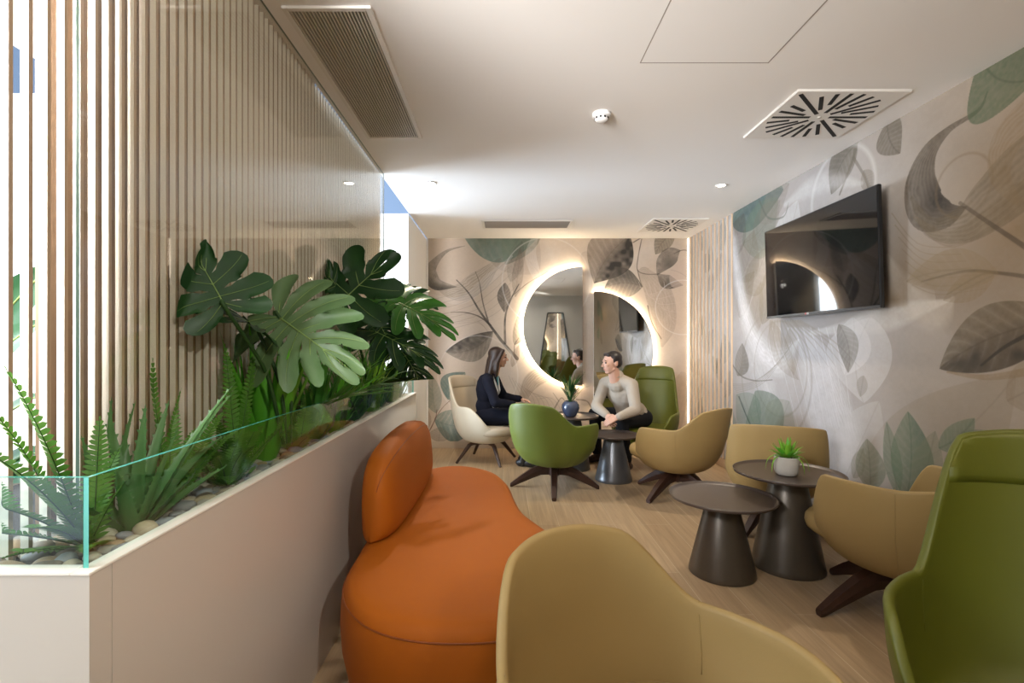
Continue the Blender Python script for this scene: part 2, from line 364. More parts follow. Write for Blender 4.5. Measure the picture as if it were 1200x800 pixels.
# crescent and sweep at the upper left
mb.ribbon(B_((545, 288), (524, 294), (509, 308), (504, 320), (512, 333), (535, 336)), [.003, .018, .05, .085, .075, .003], (.24, .205, .165), .85, dark=(DK, .8, .78, .22), lines=.25)
mb.ribbon(B_((508, 333), (535, 343), (560, 330), (585, 305)), [.02, .10, .13, .03], OLV, .5, lines=.6)
mb.ribbon(B_((505, 345), (540, 352), (575, 325), (600, 300)), [.01, .05, .06, .01], WHT, .3, lines=.5)
for k in range(7):
    mb.stroke(B_((500 + 3 * k, 352 + 6 * k), (540 + 6 * k, 340 + 5 * k), (590 + 4 * k, 300 + 6 * k)), .004, .003, (.36, .29, .23), .35)
    mb.stroke(B_((500, 372 + 2 * k), (540 + 3 * k, 366 + 2 * k), (575, 378 + 3 * k)), .003, .002, (.38, .31, .25), .4)
# branch
mb.stroke(B_((606, 420), (590, 402), (575, 382), (562, 364), (549, 343), (535, 328)), .022, .006, DK, .85)
mb.stroke(B_((575, 381), (562, 371), (545, 366), (528, 366)), .012, .003, (.09, .07, .06), .8)
mb.stroke(B_((572, 376), (566, 355), (562, 332), (557, 318)), .011, .003, (.09, .075, .065), .8)
mb.stroke(B_((592, 402), (592, 372), (598, 352), (608, 333)), .015, .007, (.07, .06, .055), .85)
mb.stroke(B_((600, 347), (618, 332), (642, 318)), .006, .003, (.16, .13, .1), .7)
mb.leaf(bw(591, 366), bw(592, 331), .085, (.17, .14, .12), .85, .01, dark=(DK, .45, 1), peak=.55)
mb.leaf(bw(578, 388), bw(522, 412), .16, (.20, .175, .125), .8, .10, dark=(DK, .75, -1), peak=.5)
mb.leaf(bw(603, 404), bw(611, 361), .10, (.26, .22, .17), .75, -.05, dark=(DK, .35, -1))
mb.stroke(B_((603, 418), (603, 404), (608, 396)), .008, .004, (.12, .1, .08), .7)
mb.leaf(bw(600, 430), bw(608, 404), .05, BRN, .55)
for k in range(8): mb.stroke(B_((606 + k, 372 + 7 * k), (616 + k, 366 + 6 * k), (628, 350 + 7 * k)), .004, .002, (.30, .22, .16), .5)
# upper right leaves
mb.leaf(bw(696, 332), bw(738, 276), .30, (.36, .27, .20), .8, .06, dark=((.07, .062, .05), .95, -1), peak=.55)
mb.leaf(bw(753, 336), bw(708, 338), .19, (.25, .22, .18), .85, -.06, dark=((.07, .06, .05), .55, -1), peak=.5)
mb.leaf(bw(790, 272), bw(768, 298), .11, (.28, .23, .15), .85, -.03)
mb.ribbon(B_((770, 322), (778, 308), (788, 298), (797, 293)), [.005, .10, .10, .004], (.20, .17, .14), .8, dark=(DK, .6, .45, .3), one=False)
mb.ribbon(B_((772, 322), (782, 330), (800, 334)), [.02, .09, .005], (.19, .165, .135), .85, dark=(DK, .5, .6, .4))
mb.leaf(bw(786, 316), bw(809, 328), .20, (.56, .45, .38), .6, .02, veins=.1)
mb.stroke(B_((752, 280), (748, 300), (747, 316), (757, 321), (772, 321)), .007, .006, (.15, .12, .1), .8)
mb.stroke(B_((742, 284), (754, 277)), .008, .006, (.15, .12, .1), .8); mb.stroke(B_((747, 316), (750, 328), (753, 336)), .006, .005, (.16, .13, .1), .8)
mb.stroke(B_((790, 297), (800, 293), (809, 294)), .006, .006, (.16, .13, .1), .7)
mb.ribbon(B_((755, 320), (772, 345), (780, 380), (776, 405)), [.08, .17, .13, .02], BRN, .42, lines=.25)
mb.stroke(B_((759, 358), (764, 378), (775, 397)), .007, .005, (.13, .1, .08), .8)
for k in range(6): mb.stroke(B_((748 + 6 * k, 330), (760 + 5 * k, 345 + 5 * k), (800, 330 + 12 * k)), .003, .002, (.62, .52, .45), .6)
mb.ring(bw(800, 360), .34, .01, WHT, .5); mb.ring(bw(640, 330), .55, .012, WHT, .4); mb.ring(bw(560, 440), .50, .01, WHT, .35)
# lower left green leaves on a red stem
mb.leaf(bw(511, 484), bw(507, 440), .11, TEAL, .55, .02, veins=.25)
mb.leaf(bw(525, 468), bw(545, 436), .16, (.10, .27, .22), .85, .05, dark=(TEALD, .5, 1), veins=.25)
mb.leaf(bw(509, 491), bw(560, 494), .20, (.11, .29, .24), .8, -.07, dark=(TEALD, .45, -1), veins=.45)
mb.leaf(bw(530, 476), bw(562, 470), .12, MINT, .45); mb.leaf(bw(500, 480), bw(500, 448), .09, MINT, .4)
mb.stroke(B_((502, 507), (510, 491), (512, 480)), .008, .005, (.27, .11, .09), .8); mb.stroke(B_((510, 490), (520, 476), (536, 462)), .006, .004, (.30, .14, .11), .7)
mb.leaf(bw(514, 518), bw(516, 500), .13, OLV, .55, veins=.6); mb.leaf(bw(498, 505), bw(500, 478), .07, BRN, .5)
mb.leaf(bw(575, 440), bw(545, 465), .18, (.58, .5, .43), .4)
# pale brown arcs below the mirrors
mb.ribbon(B_((612, 470), (622, 448), (640, 438), (656, 446)), [.04, .10, .10, .03], BRN, .65, lines=.5)
mb.ribbon(B_((640, 455), (662, 450), (690, 462)), [.02, .10, .02], (.58, .46, .37), .6, lines=.5)
mb.stroke(B_((650, 478), (658, 466), (664, 474)), .01, .004, (.2, .14, .1), .7); mb.stroke(B_((655, 470), (648, 460)), .006, .003, (.2, .14, .1), .7)
mb.stroke(B_((676, 468), (688, 470), (694, 480)), .012, .005, (.16, .12, .1), .7)
for k in range(10): mb.stroke(B_((596 + 4 * k, 440 + 3 * k), (606 + 5 * k, 470), (600 + 8 * k, 515)), .004, .002, (.36, .27, .2), .35)
mb.ribbon(B_((686, 300), (690, 380), (686, 470)), [.06, .08, .06], BRN, .28, lines=.5); mb.ribbon(B_((786, 515), (790, 470), (800, 440)), [.1, .16, .05], PNK, .35, lines=.2)
mur_b = mb.material('mural_back')

mr = Mural(-1.3, 6.3, 270, (.37, .34, .315), 21)
mr.dk = .52; mr.tint = (1.12, 1.0, .78)
R_ = lambda *q: [rw(*a) for a in q]
mr.ribbon([(.2, 1.9), (1.6, 1.9), (2.6, 1.75), (3.0, 1.5)], [1.1, 1.0, .6, .1], (.36, .285, .19), .9, soft=1, grain=.2)
mr.ribbon([(5.6, -.1), (5.6, 2.7)], [.62, .62], (.72, .71, .70), .75, soft=.35, lines=.12)
for k in range(26):
    a_, b_ = random.uniform(5.1, 6.1), random.uniform(.1, 2.4); mr.leaf((a_, b_), (a_ + random.uniform(-.25, .25), b_ + random.uniform(.15, .4)), random.uniform(.04, .12), random.choice([(.30, .28, .25), (.36, .33, .28), (.24, .32, .28)]), .45, random.uniform(-.06, .06))
mr.ribbon([(5.0, 1.5), (4.4, .9), (3.6, .7), (3.0, .5)], [.4, .7, .8, .5], (.60, .59, .60), .5, soft=1)
mr.ribbon([(2.6, 1.9), (3.1, 2.3), (3.8, 2.45)], [.35, .35, .2], (.56, .55, .55), .4, soft=1)
# teal and grey at the far upper corner
mr.leaf(rw(858, 262), rw(918, 222), .30, (.10, .27, .29), .85, -.12, dark=((.03, .13, .20), .5, 1), veins=.2)
mr.leaf(rw(870, 285), rw(912, 232), .26, (.22, .36, .29), .6, .08); mr.leaf(rw(882, 290), rw(914, 235), .2, (.28, .27, .25), .45)
mr.leaf(rw(866, 330), rw(884, 270), .22, (.33, .31, .28), .6, .05); mr.leaf(rw(862, 300), rw(872, 250), .18, GREY, .45, -.05)
mr.leaf(rw(872, 342), rw(898, 290), .18, (.30, .28, .24), .5, .06); mr.leaf(rw(866, 372), rw(884, 318), .15, (.29, .26, .22), .55, -.05)
mr.leaf(rw(905, 300), rw(935, 235), .2, (.60, .59, .58), .6, .07); mr.leaf(rw(890, 260), rw(925, 215), .14, (.36, .34, .34), .5)
mr.stroke(R_((890, 235), (900, 255), (918, 254), (924, 238)), .012, .006, (.16, .2, .2), .6)
mr.leaf(rw(893, 380), rw(906, 300), .16, (.33, .29, .22), .55, .04); mr.leaf(rw(880, 400), rw(892, 330), .13, (.38, .34, .28), .5)
# white veil
mr.ribbon(R_((856, 260), (862, 310), (873, 370), (892, 410), (915, 422), (936, 398)), [.05, .10, .13, .15, .16, .01], (.82, .82, .84), .85, soft=.8, lines=.3)
mr.ribbon(R_((862, 280), (872, 360), (885, 420), (905, 470)), [.06, .14, .22, .12], WHT, .45, soft=1, lines=.4)
for k in range(9):
    mr.ribbon(R_((925 + 3 * k, 385), (940 + 4 * k, 425), (952 + 6 * k, 500), (950 + 8 * k, 560)), [.02, .06, .10, .06], (.74, .74, .77), .34, soft=.7, lines=.4)
    mr.stroke(R_((905 + 9 * k, 384), (917 + 9 * k, 430), (935 + 8 * k, 500)), .004, .002, (.70, .70, .72), .55)
mr.leaf(rw(1020, 372), rw(1012, 472), .30, (.62, .61, .62), .55, .10, veins=.1); mr.leaf(rw(1000, 372), rw(990, 440), .16, (.66, .65, .66), .5, -.04, veins=.1)
mr.ribbon(R_((950, 390), (985, 385), (1040, 372), (1112, 352)), [.02, .05, .10, .01], (.66, .64, .62), .6, soft=.5)
mr.ribbon(R_((1040, 300), (1060, 340), (1095, 368), (1116, 350)), [.02, .1, .12, .02], (.58, .54, .49), .55, soft=.6)
for k in range(12):
    mr.stroke(R_((905 + 3 * k, 376), (900 + 7 * k, 400), (908 + 9 * k, 430)), .010, .002, (.47, .44, .39), .4)
mr.leaf(rw(902, 375), rw(936, 445), .12, (.40, .36, .30), .45, .05); mr.leaf(rw(925, 385), rw(930, 440), .1, (.42, .39, .33), .4)
mr.leaf(rw(983, 380), rw(994, 437), .10, (.30, .30, .28), .7, -.05, dark=(GREY, .3, 1)); mr.leaf(rw(1012, 440), rw(1008, 465), .05, (.36, .37, .35), .5)
mr.leaf(rw(864, 440), rw(870, 402), .14, (.24, .24, .22), .7, .05, dark=(GREY, .3, 1)); mr.ring(rw(905, 440), .55, .02, (.40, .39, .36), .4); mr.ring(rw(912, 432), .40, .015, (.42, .40, .36), .4)
mr.stroke(R_((857, 425), (868, 440), (885, 446), (905, 445)), .010, .005, (.20, .2, .19), .7)
for k in range(6): mr.stroke(R_((858 + k, 450 + 2 * k), (880 + 3 * k, 448), (910 + 4 * k, 430 - 6 * k)), .004, .002, (.38, .37, .34), .5)
# greens low at the far end
mr.leaf(rw(885, 520), rw(863, 462), .26, (.30, .44, .44), .7, .06, veins=.15); mr.leaf(rw(910, 525), rw(885, 458), .40, (.20, .35, .28), .75, -.10, dark=(TEALD, .18, 1), veins=.25)
mr.leaf(rw(905, 520), rw(925, 470), .25, (.34, .43, .36), .5); mr.stroke(R_((866, 465), (876, 490), (890, 520)), .012, .008, (.06, .12, .11), .8)
mr.leaf(rw(862, 545), rw(858, 480), .12, TEAL, .5)
# leaves near the ceiling
mr.leaf(rw(1004, 168), rw(974, 228), .13, (.22, .215, .195), .85, .05, dark=(GREY, .4, 1)); mr.stroke(R_((1005, 160), (1000, 185), (990, 212), (984, 228)), .016, .008, (.25, .24, .23), .8)
mr.stroke(R_((1000, 185), (1012, 205), (1018, 222)), .012, .007, (.24, .23, .21), .7); mr.leaf(rw(1012, 200), rw(1022, 225), .06, (.3, .28, .25), .6)
mr.leaf(rw(1040, 143), rw(1055, 180), .105, (.20, .19, .17), .9, .03, peak=.35); mr.ring(rw(985, 228), .32, .025, WHT, .4); mr.ribbon(R_((920, 240), (960, 215), (1010, 215)), [.03, .1, .02], WHT, .35, soft=.7)
# big crescent with its ribbon
mr.ribbon(R_((1157, 108), (1146, 130), (1112, 152), (1088, 180), (1078, 215), (1086, 245), (1110, 252), (1132, 243)), [.003, .010, .020, .06, .105, .115, .07, .004], (.135, .115, .090), .92, dark=(DK, .9, .78, .2), lines=.15, grain=.35)
mr.ribbon(R_((1068, 232), (1090, 266), (1130, 262), (1165, 235), (1215, 190), (1330, 110)), [.01, .05, .10, .14, .15, .1], (.20, .175, .125), .72, lines=.35, grain=.55)
mr.ribbon(R_((1072, 255), (1110, 280), (1160, 258), (1215, 215)), [.01, .04, .06, .06], (.27, .225, .15), .55, lines=.5)
mr.ring(rw(1128, 218), .155, .012, (.30, .25, .18), .5); mr.ribbon(R_((1215, 130), (1180, 165), (1172, 205), (1190, 235)), [.1, .08, .05, .02], (.36, .29, .19), .5, lines=.5)
mr.leaf(rw(1215, 92), rw(1150, 62), .20, (.13, .245, .175), .95, -.06, dark=(TEALD, .2, 1), veins=.15)
mr.stroke(R_((1125, 238), (1160, 262), (1205, 292), (1260, 330)), .009, .013, (.14, .115, .085), .8)
mr.stroke(R_((1080, 330), (1130, 318), (1170, 320), (1215, 326)), .004, .010, (.16, .13, .095), .75); mr.stroke(R_((1110, 345), (1150, 322), (1180, 321)), .004, .006, (.22, .18, .12), .6)
mr.leaf(rw(1170, 321), rw(1062, 330), .11, (.41, .34, .23), .5, .04, veins=.6); mr.leaf(rw(1165, 322), rw(1105, 352), .07, (.40, .33, .22), .5, 0, veins=.6)
mr.leaf(rw(1260, 372), rw(1101, 432), .155, (.20, .175, .125), .9, .05, dark=((.05, .043, .03), .75, -1), veins=.45, peak=.5)
mr.stroke(R_((1150, 428), (1180, 405), (1230, 380)), .006, .012, (.05, .042, .03), .8)
mr.ribbon(R_((1110, 436), (1160, 442), (1230, 430)), [.005, .015, .02], (.42, .33, .2), .7)
for k in range(7): mr.stroke(R_((1045 + 4 * k, 250 + 14 * k), (1075 + 4 * k, 285 + 10 * k), (1120 + 6 * k, 290 + 8 * k)), .003, .002, (.38, .32, .22), .5)
# washes and green leaves low at the near end
mr.leaf(rw(1010, 560), rw(1190, 440), .30, (.43, .40, .37), .45, .1, veins=.05); mr.leaf(rw(990, 560), rw(1030, 470), .2, (.60, .59, .59), .4, veins=.05)
mr.leaf(rw(1020, 575), rw(1016, 514), .13, (.25, .35, .27), .75, .01, veins=.3); mr.leaf(rw(1052, 580), rw(1039, 494), .07, (.21, .36, .29), .75, 0, veins=.3)
mr.leaf(rw(1062, 585), rw(1064, 482), .15, (.19, .34, .27), .85, .03, dark=(TEALD, .3, 1), veins=.35); mr.leaf(rw(1078, 585), rw(1096, 505), .10, (.28, .36, .30), .6, 0, veins=.3)
mr.leaf(rw(1100, 525), rw(1142, 490), .07, (.18, .32, .26), .8, .02, veins=.3); mr.leaf(rw(1120, 540), rw(1160, 505), .08, (.22, .34, .28), .7, veins=.3); mr.leaf(rw(1000, 560), rw(1012, 525), .06, (.36, .40, .33), .6)
mr.leaf(rw(1180, 470), rw(1260, 430), .12, (.40, .36, .31), .5)
# the near part of the wall, which only the mirrors show
for k in range(16):
    a = random.uniform(-1.2, 1.2); b = random.uniform(.3, 2.4)
    mr.leaf((a, b), (a + random.uniform(-.35, .35), b + random.uniform(.2, .5)), random.uniform(.08, .18), random.choice([(.24, .2, .16), TEAL, (.3, .26, .2), MINT]), .7, random.uniform(-.08, .08))
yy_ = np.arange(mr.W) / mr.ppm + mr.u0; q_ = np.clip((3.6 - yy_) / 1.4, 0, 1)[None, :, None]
mr.img *= np.array([.74, .73, .72])[None, None] * (1 - q_ + q_ * np.array([1.30, 1.14, .92])[None, None])  # near end brightened and warmed in the print to offset weaker light there
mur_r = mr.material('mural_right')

def quad_uv(name, corners, m):
    o = obj(name, ([Vector(c) for c in corners], [(0, 1, 2, 3)]), m, None, False, fix=False)
    uv = o.data.uv_layers.new(name='UVMap')
    for l, q in zip(uv.data, [(0, 0), (1, 0), (1, 1), (0, 1)]): l.uv = q
    o['kind'] = 'structure'; return o
quad_uv('wall_back', [(-1.1, YB, 0), (2.4, YB, 0), (2.4, YB, CEIL), (-1.1, YB, CEIL)], mur_b)
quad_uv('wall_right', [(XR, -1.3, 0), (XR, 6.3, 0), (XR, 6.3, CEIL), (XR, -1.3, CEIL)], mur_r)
struct('wall_front', box(-2.2, 2.5, -1.5, -1.3, 0, CEIL), M['plain_wall'])
struct('wall_left', box(-1.9, -.965, 5.05, YB - .002, 0, CEIL - .001), M['white'])
struct('wall_side', box(-6.5, -2.19, 2.53, 2.65, 0, 2.57), M['white'])
struct('wall_atrium', box(-9, -1.0, 7.0, 7.2, 0, 7), M['blue_wall'])
struct('floor', box(-9, 2.6, -1.5, 7.2, -.1, 0), M['floor'])
struct('ceiling', join(box(-.955, 2.6, -1.5, 6.4, CEIL, CEIL + .14), box(-2.17, -.955, -1.5, 2.52, CEIL, CEIL + .14)), M['ceiling'])
struct('baseboard_back', box(-.96, 2.3, YB - .014, YB - .001, .001, .085, .003), mat('pale_baseboard', (.50, .42, .33), .5))
struct('baseboard_right', box(XR - .016, XR - .001, -1.2, 6.22, .001, .10, .003), mat('oak_baseboard', (.44, .30, .18), .5, var=.1, vscale=5))
struct('trim_1', box(-.963, -.94, YB - .012, YB - .0015, .09, CEIL - .002, .002), M['white'])
# access panel in the ceiling: a flush board inside a narrow shadow gap
hx0, hx1, hy0, hy1 = .64, 1.245, 1.70, 2.345
t = thing('ceiling_panel', 'square white flush access panel in the ceiling above the room', 'ceiling panel', ((hx0 + hx1) / 2, (hy0 + hy1) / 2, CEIL))
w, d = (hx1 - hx0) / 2, (hy1 - hy0) / 2
obj('shadow_gap', join(box(-w, w, d - .005, d, -.0012, -.0004), box(-w, w, -d, -d + .005, -.0012, -.0004), box(-w, -w + .005, -d, d, -.0012, -.0004), box(w - .005, w, -d, d, -.0012, -.0004)), M['grey_line'], t, False)
obj('board', box(-w + .006, w - .006, -d + .006, d - .006, -.0010, -.0002), M['ceiling'], t, False)

# slat screen with a sheet of glass in front, standing behind the planter
SX, S0, S1 = -.957, .80, 3.86
t = thing('slat_screen', 'tall screen of thin cream vertical slats behind the planting', 'screen', (SX, S0, .895))
sl = []
k = 0
y = .9607
while y < S1 - .02:
    z0 = -.0355
    sl.append(box(-.0125, .0040, y - S0, y - S0 + .0095, z0, CEIL - .897)); y += .0408
o = obj('slats', join(*sl), [M['slat'], M['slat_wood']], t, False)
for p in o.data.polygons:
    if p.normal.x > .7 and p.center.z: p.material_index = 1
obj('backing_panel', box(-.075, -.055, 1.10 - S0, S1 - S0, -.0355, CEIL - .897), M['backing'], t, False)
obj('end_post', box(-.055, .005, S1 - .012 - S0, S1 - S0, -.0355, CEIL - .897), M['slat'], t, False)
t = thing('glass_screen', 'large clear glass sheet covering the slat screen behind the monsteras', 'glass panel', (-.93, 1.09, .895))
o = obj('pane', box(-.004, .004, 0, S1 - 1.09 + .01, -.0355, CEIL - .897), [M['screen_glass'], M['screen_edge']], t, False)
for p in o.data.polygons:
    if abs(p.normal.x) < .5: p.material_index = 1
M['batten'] = mat('light_oak', (.66, .50, .34), .5, var=.1, vscale=4)
# wall slats by the far corner
for i in range(12):
    yy = 5.045 + i * .101
    o = obj('wall_slat', box(-.012, .0, -.009, .009, .0, CEIL - .104, .001), M['batten'], None, False)
    o.location = (XR - .001, yy, .101)
    tag(o, 'thin oak batten, upright on the mural wall in the row by the far right corner', 'batten', 'battens on the mural wall')

t = thing('corner_light', 'glowing vertical light strip in the far right corner beside the battens', 'light strip', (XR - .012, YB - .012, .11))
obj('channel', box(-.010, .011, -.010, .011, 0, CEIL - .112), M['metal_white'], t, False)
obj('diffuser_strip', box(-.0125, .009, -.0125, -.0101, .005, CEIL - .117), M['led_soft'], t, False)
# ------------------------------------------------------------------ planter
PX, PY0, PY1, PZ = -.735, .886, 4.205, .890
t = thing('planter', 'long white glossy planter with a glass rail, full of ferns and monsteras', 'planter', (-1.0, 2.5, 0))
px0 = -1.55
L = lambda x0, x1, y0, y1, z0, z1, b=0: box(x0 + 1.0, x1 + 1.0, y0 - 2.5, y1 - 2.5, z0, z1, b)
obj('front_panel', L(px0, PX - .02, PY0, PY0 + .02, 0, PZ - .001), M['laminate'], t, False)
obj('corner_panel', L(PX - .02, PX, PY0, .9365, 0, PZ - .001), M['laminate'], t, False)
obj('side_panel', L(PX - .02, PX, .9385, PY1, 0, PZ - .001), M['laminate'], t, False)
obj('end_panel', L(px0, PX - .02, PY1 - .02, PY1, 0, PZ - .001), M['laminate'], t, False)
obj('rear_panel', L(px0, px0 + .02, PY0 + .02, PY1 - .02, 0, PZ - .001), M['laminate'], t, False)
gz = .858
obj('soil_bed', L(px0 + .02, PX - .02, PY0 + .02, PY1 - .02, .6, gz), M['soil'], t, False)
obj('rim', join(L(PX - .034, PX + .002, PY0 - .002, PY1 + .002, PZ - .001, PZ + .004, .001), L(px0, PX - .034, PY0 - .002, PY0 + .034, PZ - .001, PZ + .004, .001)), M['laminate_edge'], t, False)
gx, gy = -.752, .905
for nm, bb in (('glass_rail_side', L(gx - .009, gx, gy, PY1 - .03, PZ + .0, 1.058)), ('glass_rail_front', L(px0, gx - .010, gy, gy + .009, PZ + .0, 1.058))):
    o = obj(nm, bb, [M['glass'], M['glass_edge']], t, False)
    for p in o.data.polygons:
        n = p.normal
        if (abs(n.x) < .5 if 'side' in nm else abs(n.y) < .5): p.material_index = 1

# ------------------------------------------------------------------ ceiling fittings
def long_vent(name, x0, x1, y0, y1, nslat, label, along='y', fr=.022):
    t = thing(name, label, 'vent', ((x0 + x1) / 2, (y0 + y1) / 2, CEIL)); w, d = (x1 - x0) / 2, (y1 - y0) / 2
    obj('frame', join(box(-w, -w + fr, -d, d, -.012, -.0005, .002), box(w - fr, w, -d, d, -.012, -.0005, .002), box(-w + fr, w - fr, -d, -d + fr, -.012, -.0005, .002), box(-w + fr, w - fr, d - fr, d, -.012, -.0005, .002)), M['metal_white'], t, False)
    obj('recess', box(-w + fr, w - fr, -d + fr, d - fr, -.002, -.0008), M['dark'], t, False)
    sl = []
    for i in range(nslat):
        if along == 'y':
            x = -w + fr + (i + .5) * (2 * w - 2 * fr) / nslat; p = (2 * w - 2 * fr) / nslat
            sl.append(move(box(-p * .24, p * .24, -d + fr, d - fr, -.0035, .0035), (x, 0, -.0065), Matrix.Rotation(.35, 3, 'Y')))
        else:
            y = -d + fr + (i + .5) * (2 * d - 2 * fr) / nslat; p = (2 * d - 2 * fr) / nslat
            sl.append(move(box(-w + fr, w - fr, -p * .3, p * .3, -.0035, .0035), (0, y, -.0065), Matrix.Rotation(-.5, 3, 'X')))
    obj('slats', join(*sl), M['vent_slat'] if along == 'y' else M['grey_line'], t, False); return t
long_vent('air_vent', -.868, -.518, 1.945, 3.19, 22, 'long slatted air vent in the ceiling beside the slat screen')
long_vent('air_vent', -.235, .745, 5.30, 5.66, 12, 'pale slotted air vent in the far ceiling above the mirrors', 'x', .03)
def diffuser(cx, cy, label):
    t = thing('ceiling_diffuser', label, 'diffuser', (cx, cy, CEIL)); s = .298
    obj('plate', box(-s, s, -s, s, -.012, -.0005, .004), M['metal_white'], t, False)
    sl = []
    for k in range(24):
        a = k * PI / 12
        if k % 12 == 3: r0, r1 = .055, .375
        elif k % 6 == 3: r0, r1 = .055, .285
        elif k % 3 == 0: r0, r1 = .055, .272
        elif k % 3 == 1: r0, r1 = .105, .275
        else: r0, r1 = .155, .275
        sl.append(move(box(r0, r1, -.0105, .0105, -.0135, -.0121), rot=Matrix.Rotation(a, 3, 'Z')))
    obj('slots', join(*sl), M['dark'], t, False)
    obj('centre_screw', lathe([(.001, -.0125), (.011, -.0125), (.011, -.0155), (.001, -.016)], 16), M['vent_slat'], t)
diffuser(1.822, 2.88, 'white square swirl diffuser in the ceiling nearest the television')
diffuser(1.86, 5.53, 'smaller looking square swirl diffuser in the far corner above the battens')
t = thing('smoke_detector', 'small round white smoke detector on the ceiling', 'smoke detector', (.562, 2.86, CEIL))
obj('base', lathe([(.001, -.0005), (.052, -.0005), (.052, -.018), (.046, -.022), (.001, -.022)], 32), M['white'], t)
obj('sensor_head', lathe([(.001, -.022), (.036, -.022), (.040, -.034), (.030, -.046), (.012, -.05), (.001, -.05)], 32), M['white'], t)
obj('sensor_slots', join(*[move(box(.036, .0405, -.006, .006, -.036, -.026), rot=Matrix.Rotation(k * PI / 5, 3, 'Z')) for k in range(10)]), M['dark'], t, False)
SPOTS = [(-.594, 4.09), (1.81, 4.15), (1.81, .9), (.45, .45)]
for i, (x, y) in enumerate(SPOTS):
    if i > 1: continue
    t = thing('downlight', ['small lit round downlight in the ceiling above the planter end', 'small lit round downlight in the ceiling near the television'][i], 'downlight', (x, y, CEIL))
    obj('trim_ring', lathe([(.030, -.0008), (.047, -.0008), (.047, -.004), (.043, -.006), (.034, -.006), (.031, -.002)], 32, False), M['metal_white'], t)
    obj('lens', lathe([(.001, -.0015), (.031, -.0015), (.031, -.0030), (.001, -.0034)], 32), M['lamp'], t)

# ------------------------------------------------------------------ mirrors
def half_disc(r, side, d0, d1, n=64):               # straight edge at x=0, disc towards side, standing d0..d1 off the wall
    pts = [(side * r * math.sin(PI * i / n), r * math.cos(PI * i / n)) for i in range(n + 1)]
    V = [(x, -d0, z) for x, z in pts] + [(x, -d1, z) for x, z in pts]; m = n + 1
    Fc = [tuple(range(m)), tuple(range(m, 2 * m))[::-1]] + [(i, i + m, (i + 1) % m + m, (i + 1) % m) for i in range(m)]
    return V, Fc
for side, cx, cz, lab in ((-1, .981, 1.519, 'upper half-moon wall mirror with a glowing rim, curving left'), (1, 1.120, 1.215, 'lower half-moon wall mirror with a glowing rim, curving right')):
    t = thing('half_moon_mirror', lab, 'mirror', (cx, YB, cz))
    obj('mirror_face', half_disc(.74, side, .050, .055), M['mirror'], t, False)
    obj('backing', half_disc(.725, side, .012, .0495), M['white'], t, False)
    pts = [(side * .732 * math.sin(PI * (i + .3) / 64.6), -.034, .732 * math.cos(PI * (i + .3) / 64.6)) for i in range(65)]
    obj('light_strip', tube(pts, .008, 8), M['led'], t)
# tall mirror on the near wall, seen in the half-moon mirrors
t = thing('tapered_mirror', 'tall tapering black-framed mirror reflected in the left half-moon mirror', 'mirror', (1.42, -1.3, .10))
tz = 2.05; a0, a1 = .52, .21
V = [(-a0, .02, 0), (a0, .02, 0), (a1, .02, tz), (-a1, .02, tz)]
obj('mirror_face', ([(x, .012, z) for x, _, z in V] + [(x, .018, z) for x, _, z in V], [(0, 1, 2, 3), (7, 6, 5, 4), (0, 4, 5, 1), (1, 5, 6, 2), (2, 6, 7, 3), (3, 7, 4, 0)]), M['mirror'], t, False)
obj('frame', join(*[tube([V[i], V[(i + 1) % 4]], .016, 4) for i in range(4)]), M['tv_frame'], t, False)

# ------------------------------------------------------------------ television
t = thing('television', 'large black flat television tilted on the right mural wall', 'television', (2.19, 3.535, 1.872))
R = Matrix.Rotation(math.radians(-1.6), 3, 'Y')
tw, th = .63, .361
obj('frame', move(box(-.003, .022, -tw, tw, -th, th, .004), rot=R), M['tv_frame'], t, False)
obj('rear_housing', move(box(.022, .055, -tw * .8, tw * .8, -th * .92, th * .55, .008), rot=R), M['tv_frame'], t, False)
obj('screen', move(box(-.0042, -.0030, -tw + .008, tw - .008, -th + .018, th - .008), rot=R), M['tv_screen'], t, False)
obj('lower_bezel', move(box(-.0055, -.0030, -tw + .002, tw - .002, -th + .001, -th + .016), rot=R), mat('grey_bezel', (.035, .033, .032), .35), t, False)
obj('wall_bracket', box(.05, XR - 2.19 - .001, -.22, .22, -.16, .16, .004), M['tv_frame'], t, False)
lg = obj('maker_badge', move(move(lathe([(.0005, 0), (.008, 0), (.008, .0012), (.0005, .0012)], 24), rot=Matrix.Rotation(-PI / 2, 3, 'Y')), (-.0056, .075, -th + .0085), None), M['logo_red'], t)
cu = bpy.data.curves.new('badge_text', 'FONT'); cu.body = 'LG'; cu.size = .022; cu.extrude = .0004; cu.align_x = 'LEFT'; cu.align_y = 'CENTER'
to = bpy.data.objects.new('badge_text', cu); C.objects.link(to)
dg = bpy.context.evaluated_depsgraph_get(); me = bpy.data.meshes.new_from_object(to.evaluated_get(dg)); bpy.data.objects.remove(to); bpy.data.curves.remove(cu)
lt = link_mesh('badge_lettering', me, M['logo_white'], t, False)
lt.matrix_local = Matrix.Translation((-.0062, .062, -th + .0085)) @ Matrix(((0, 0, -1, 0), (-1, 0, 0, 0), (0, 1, 0, 0), (0, 0, 0, 1)))
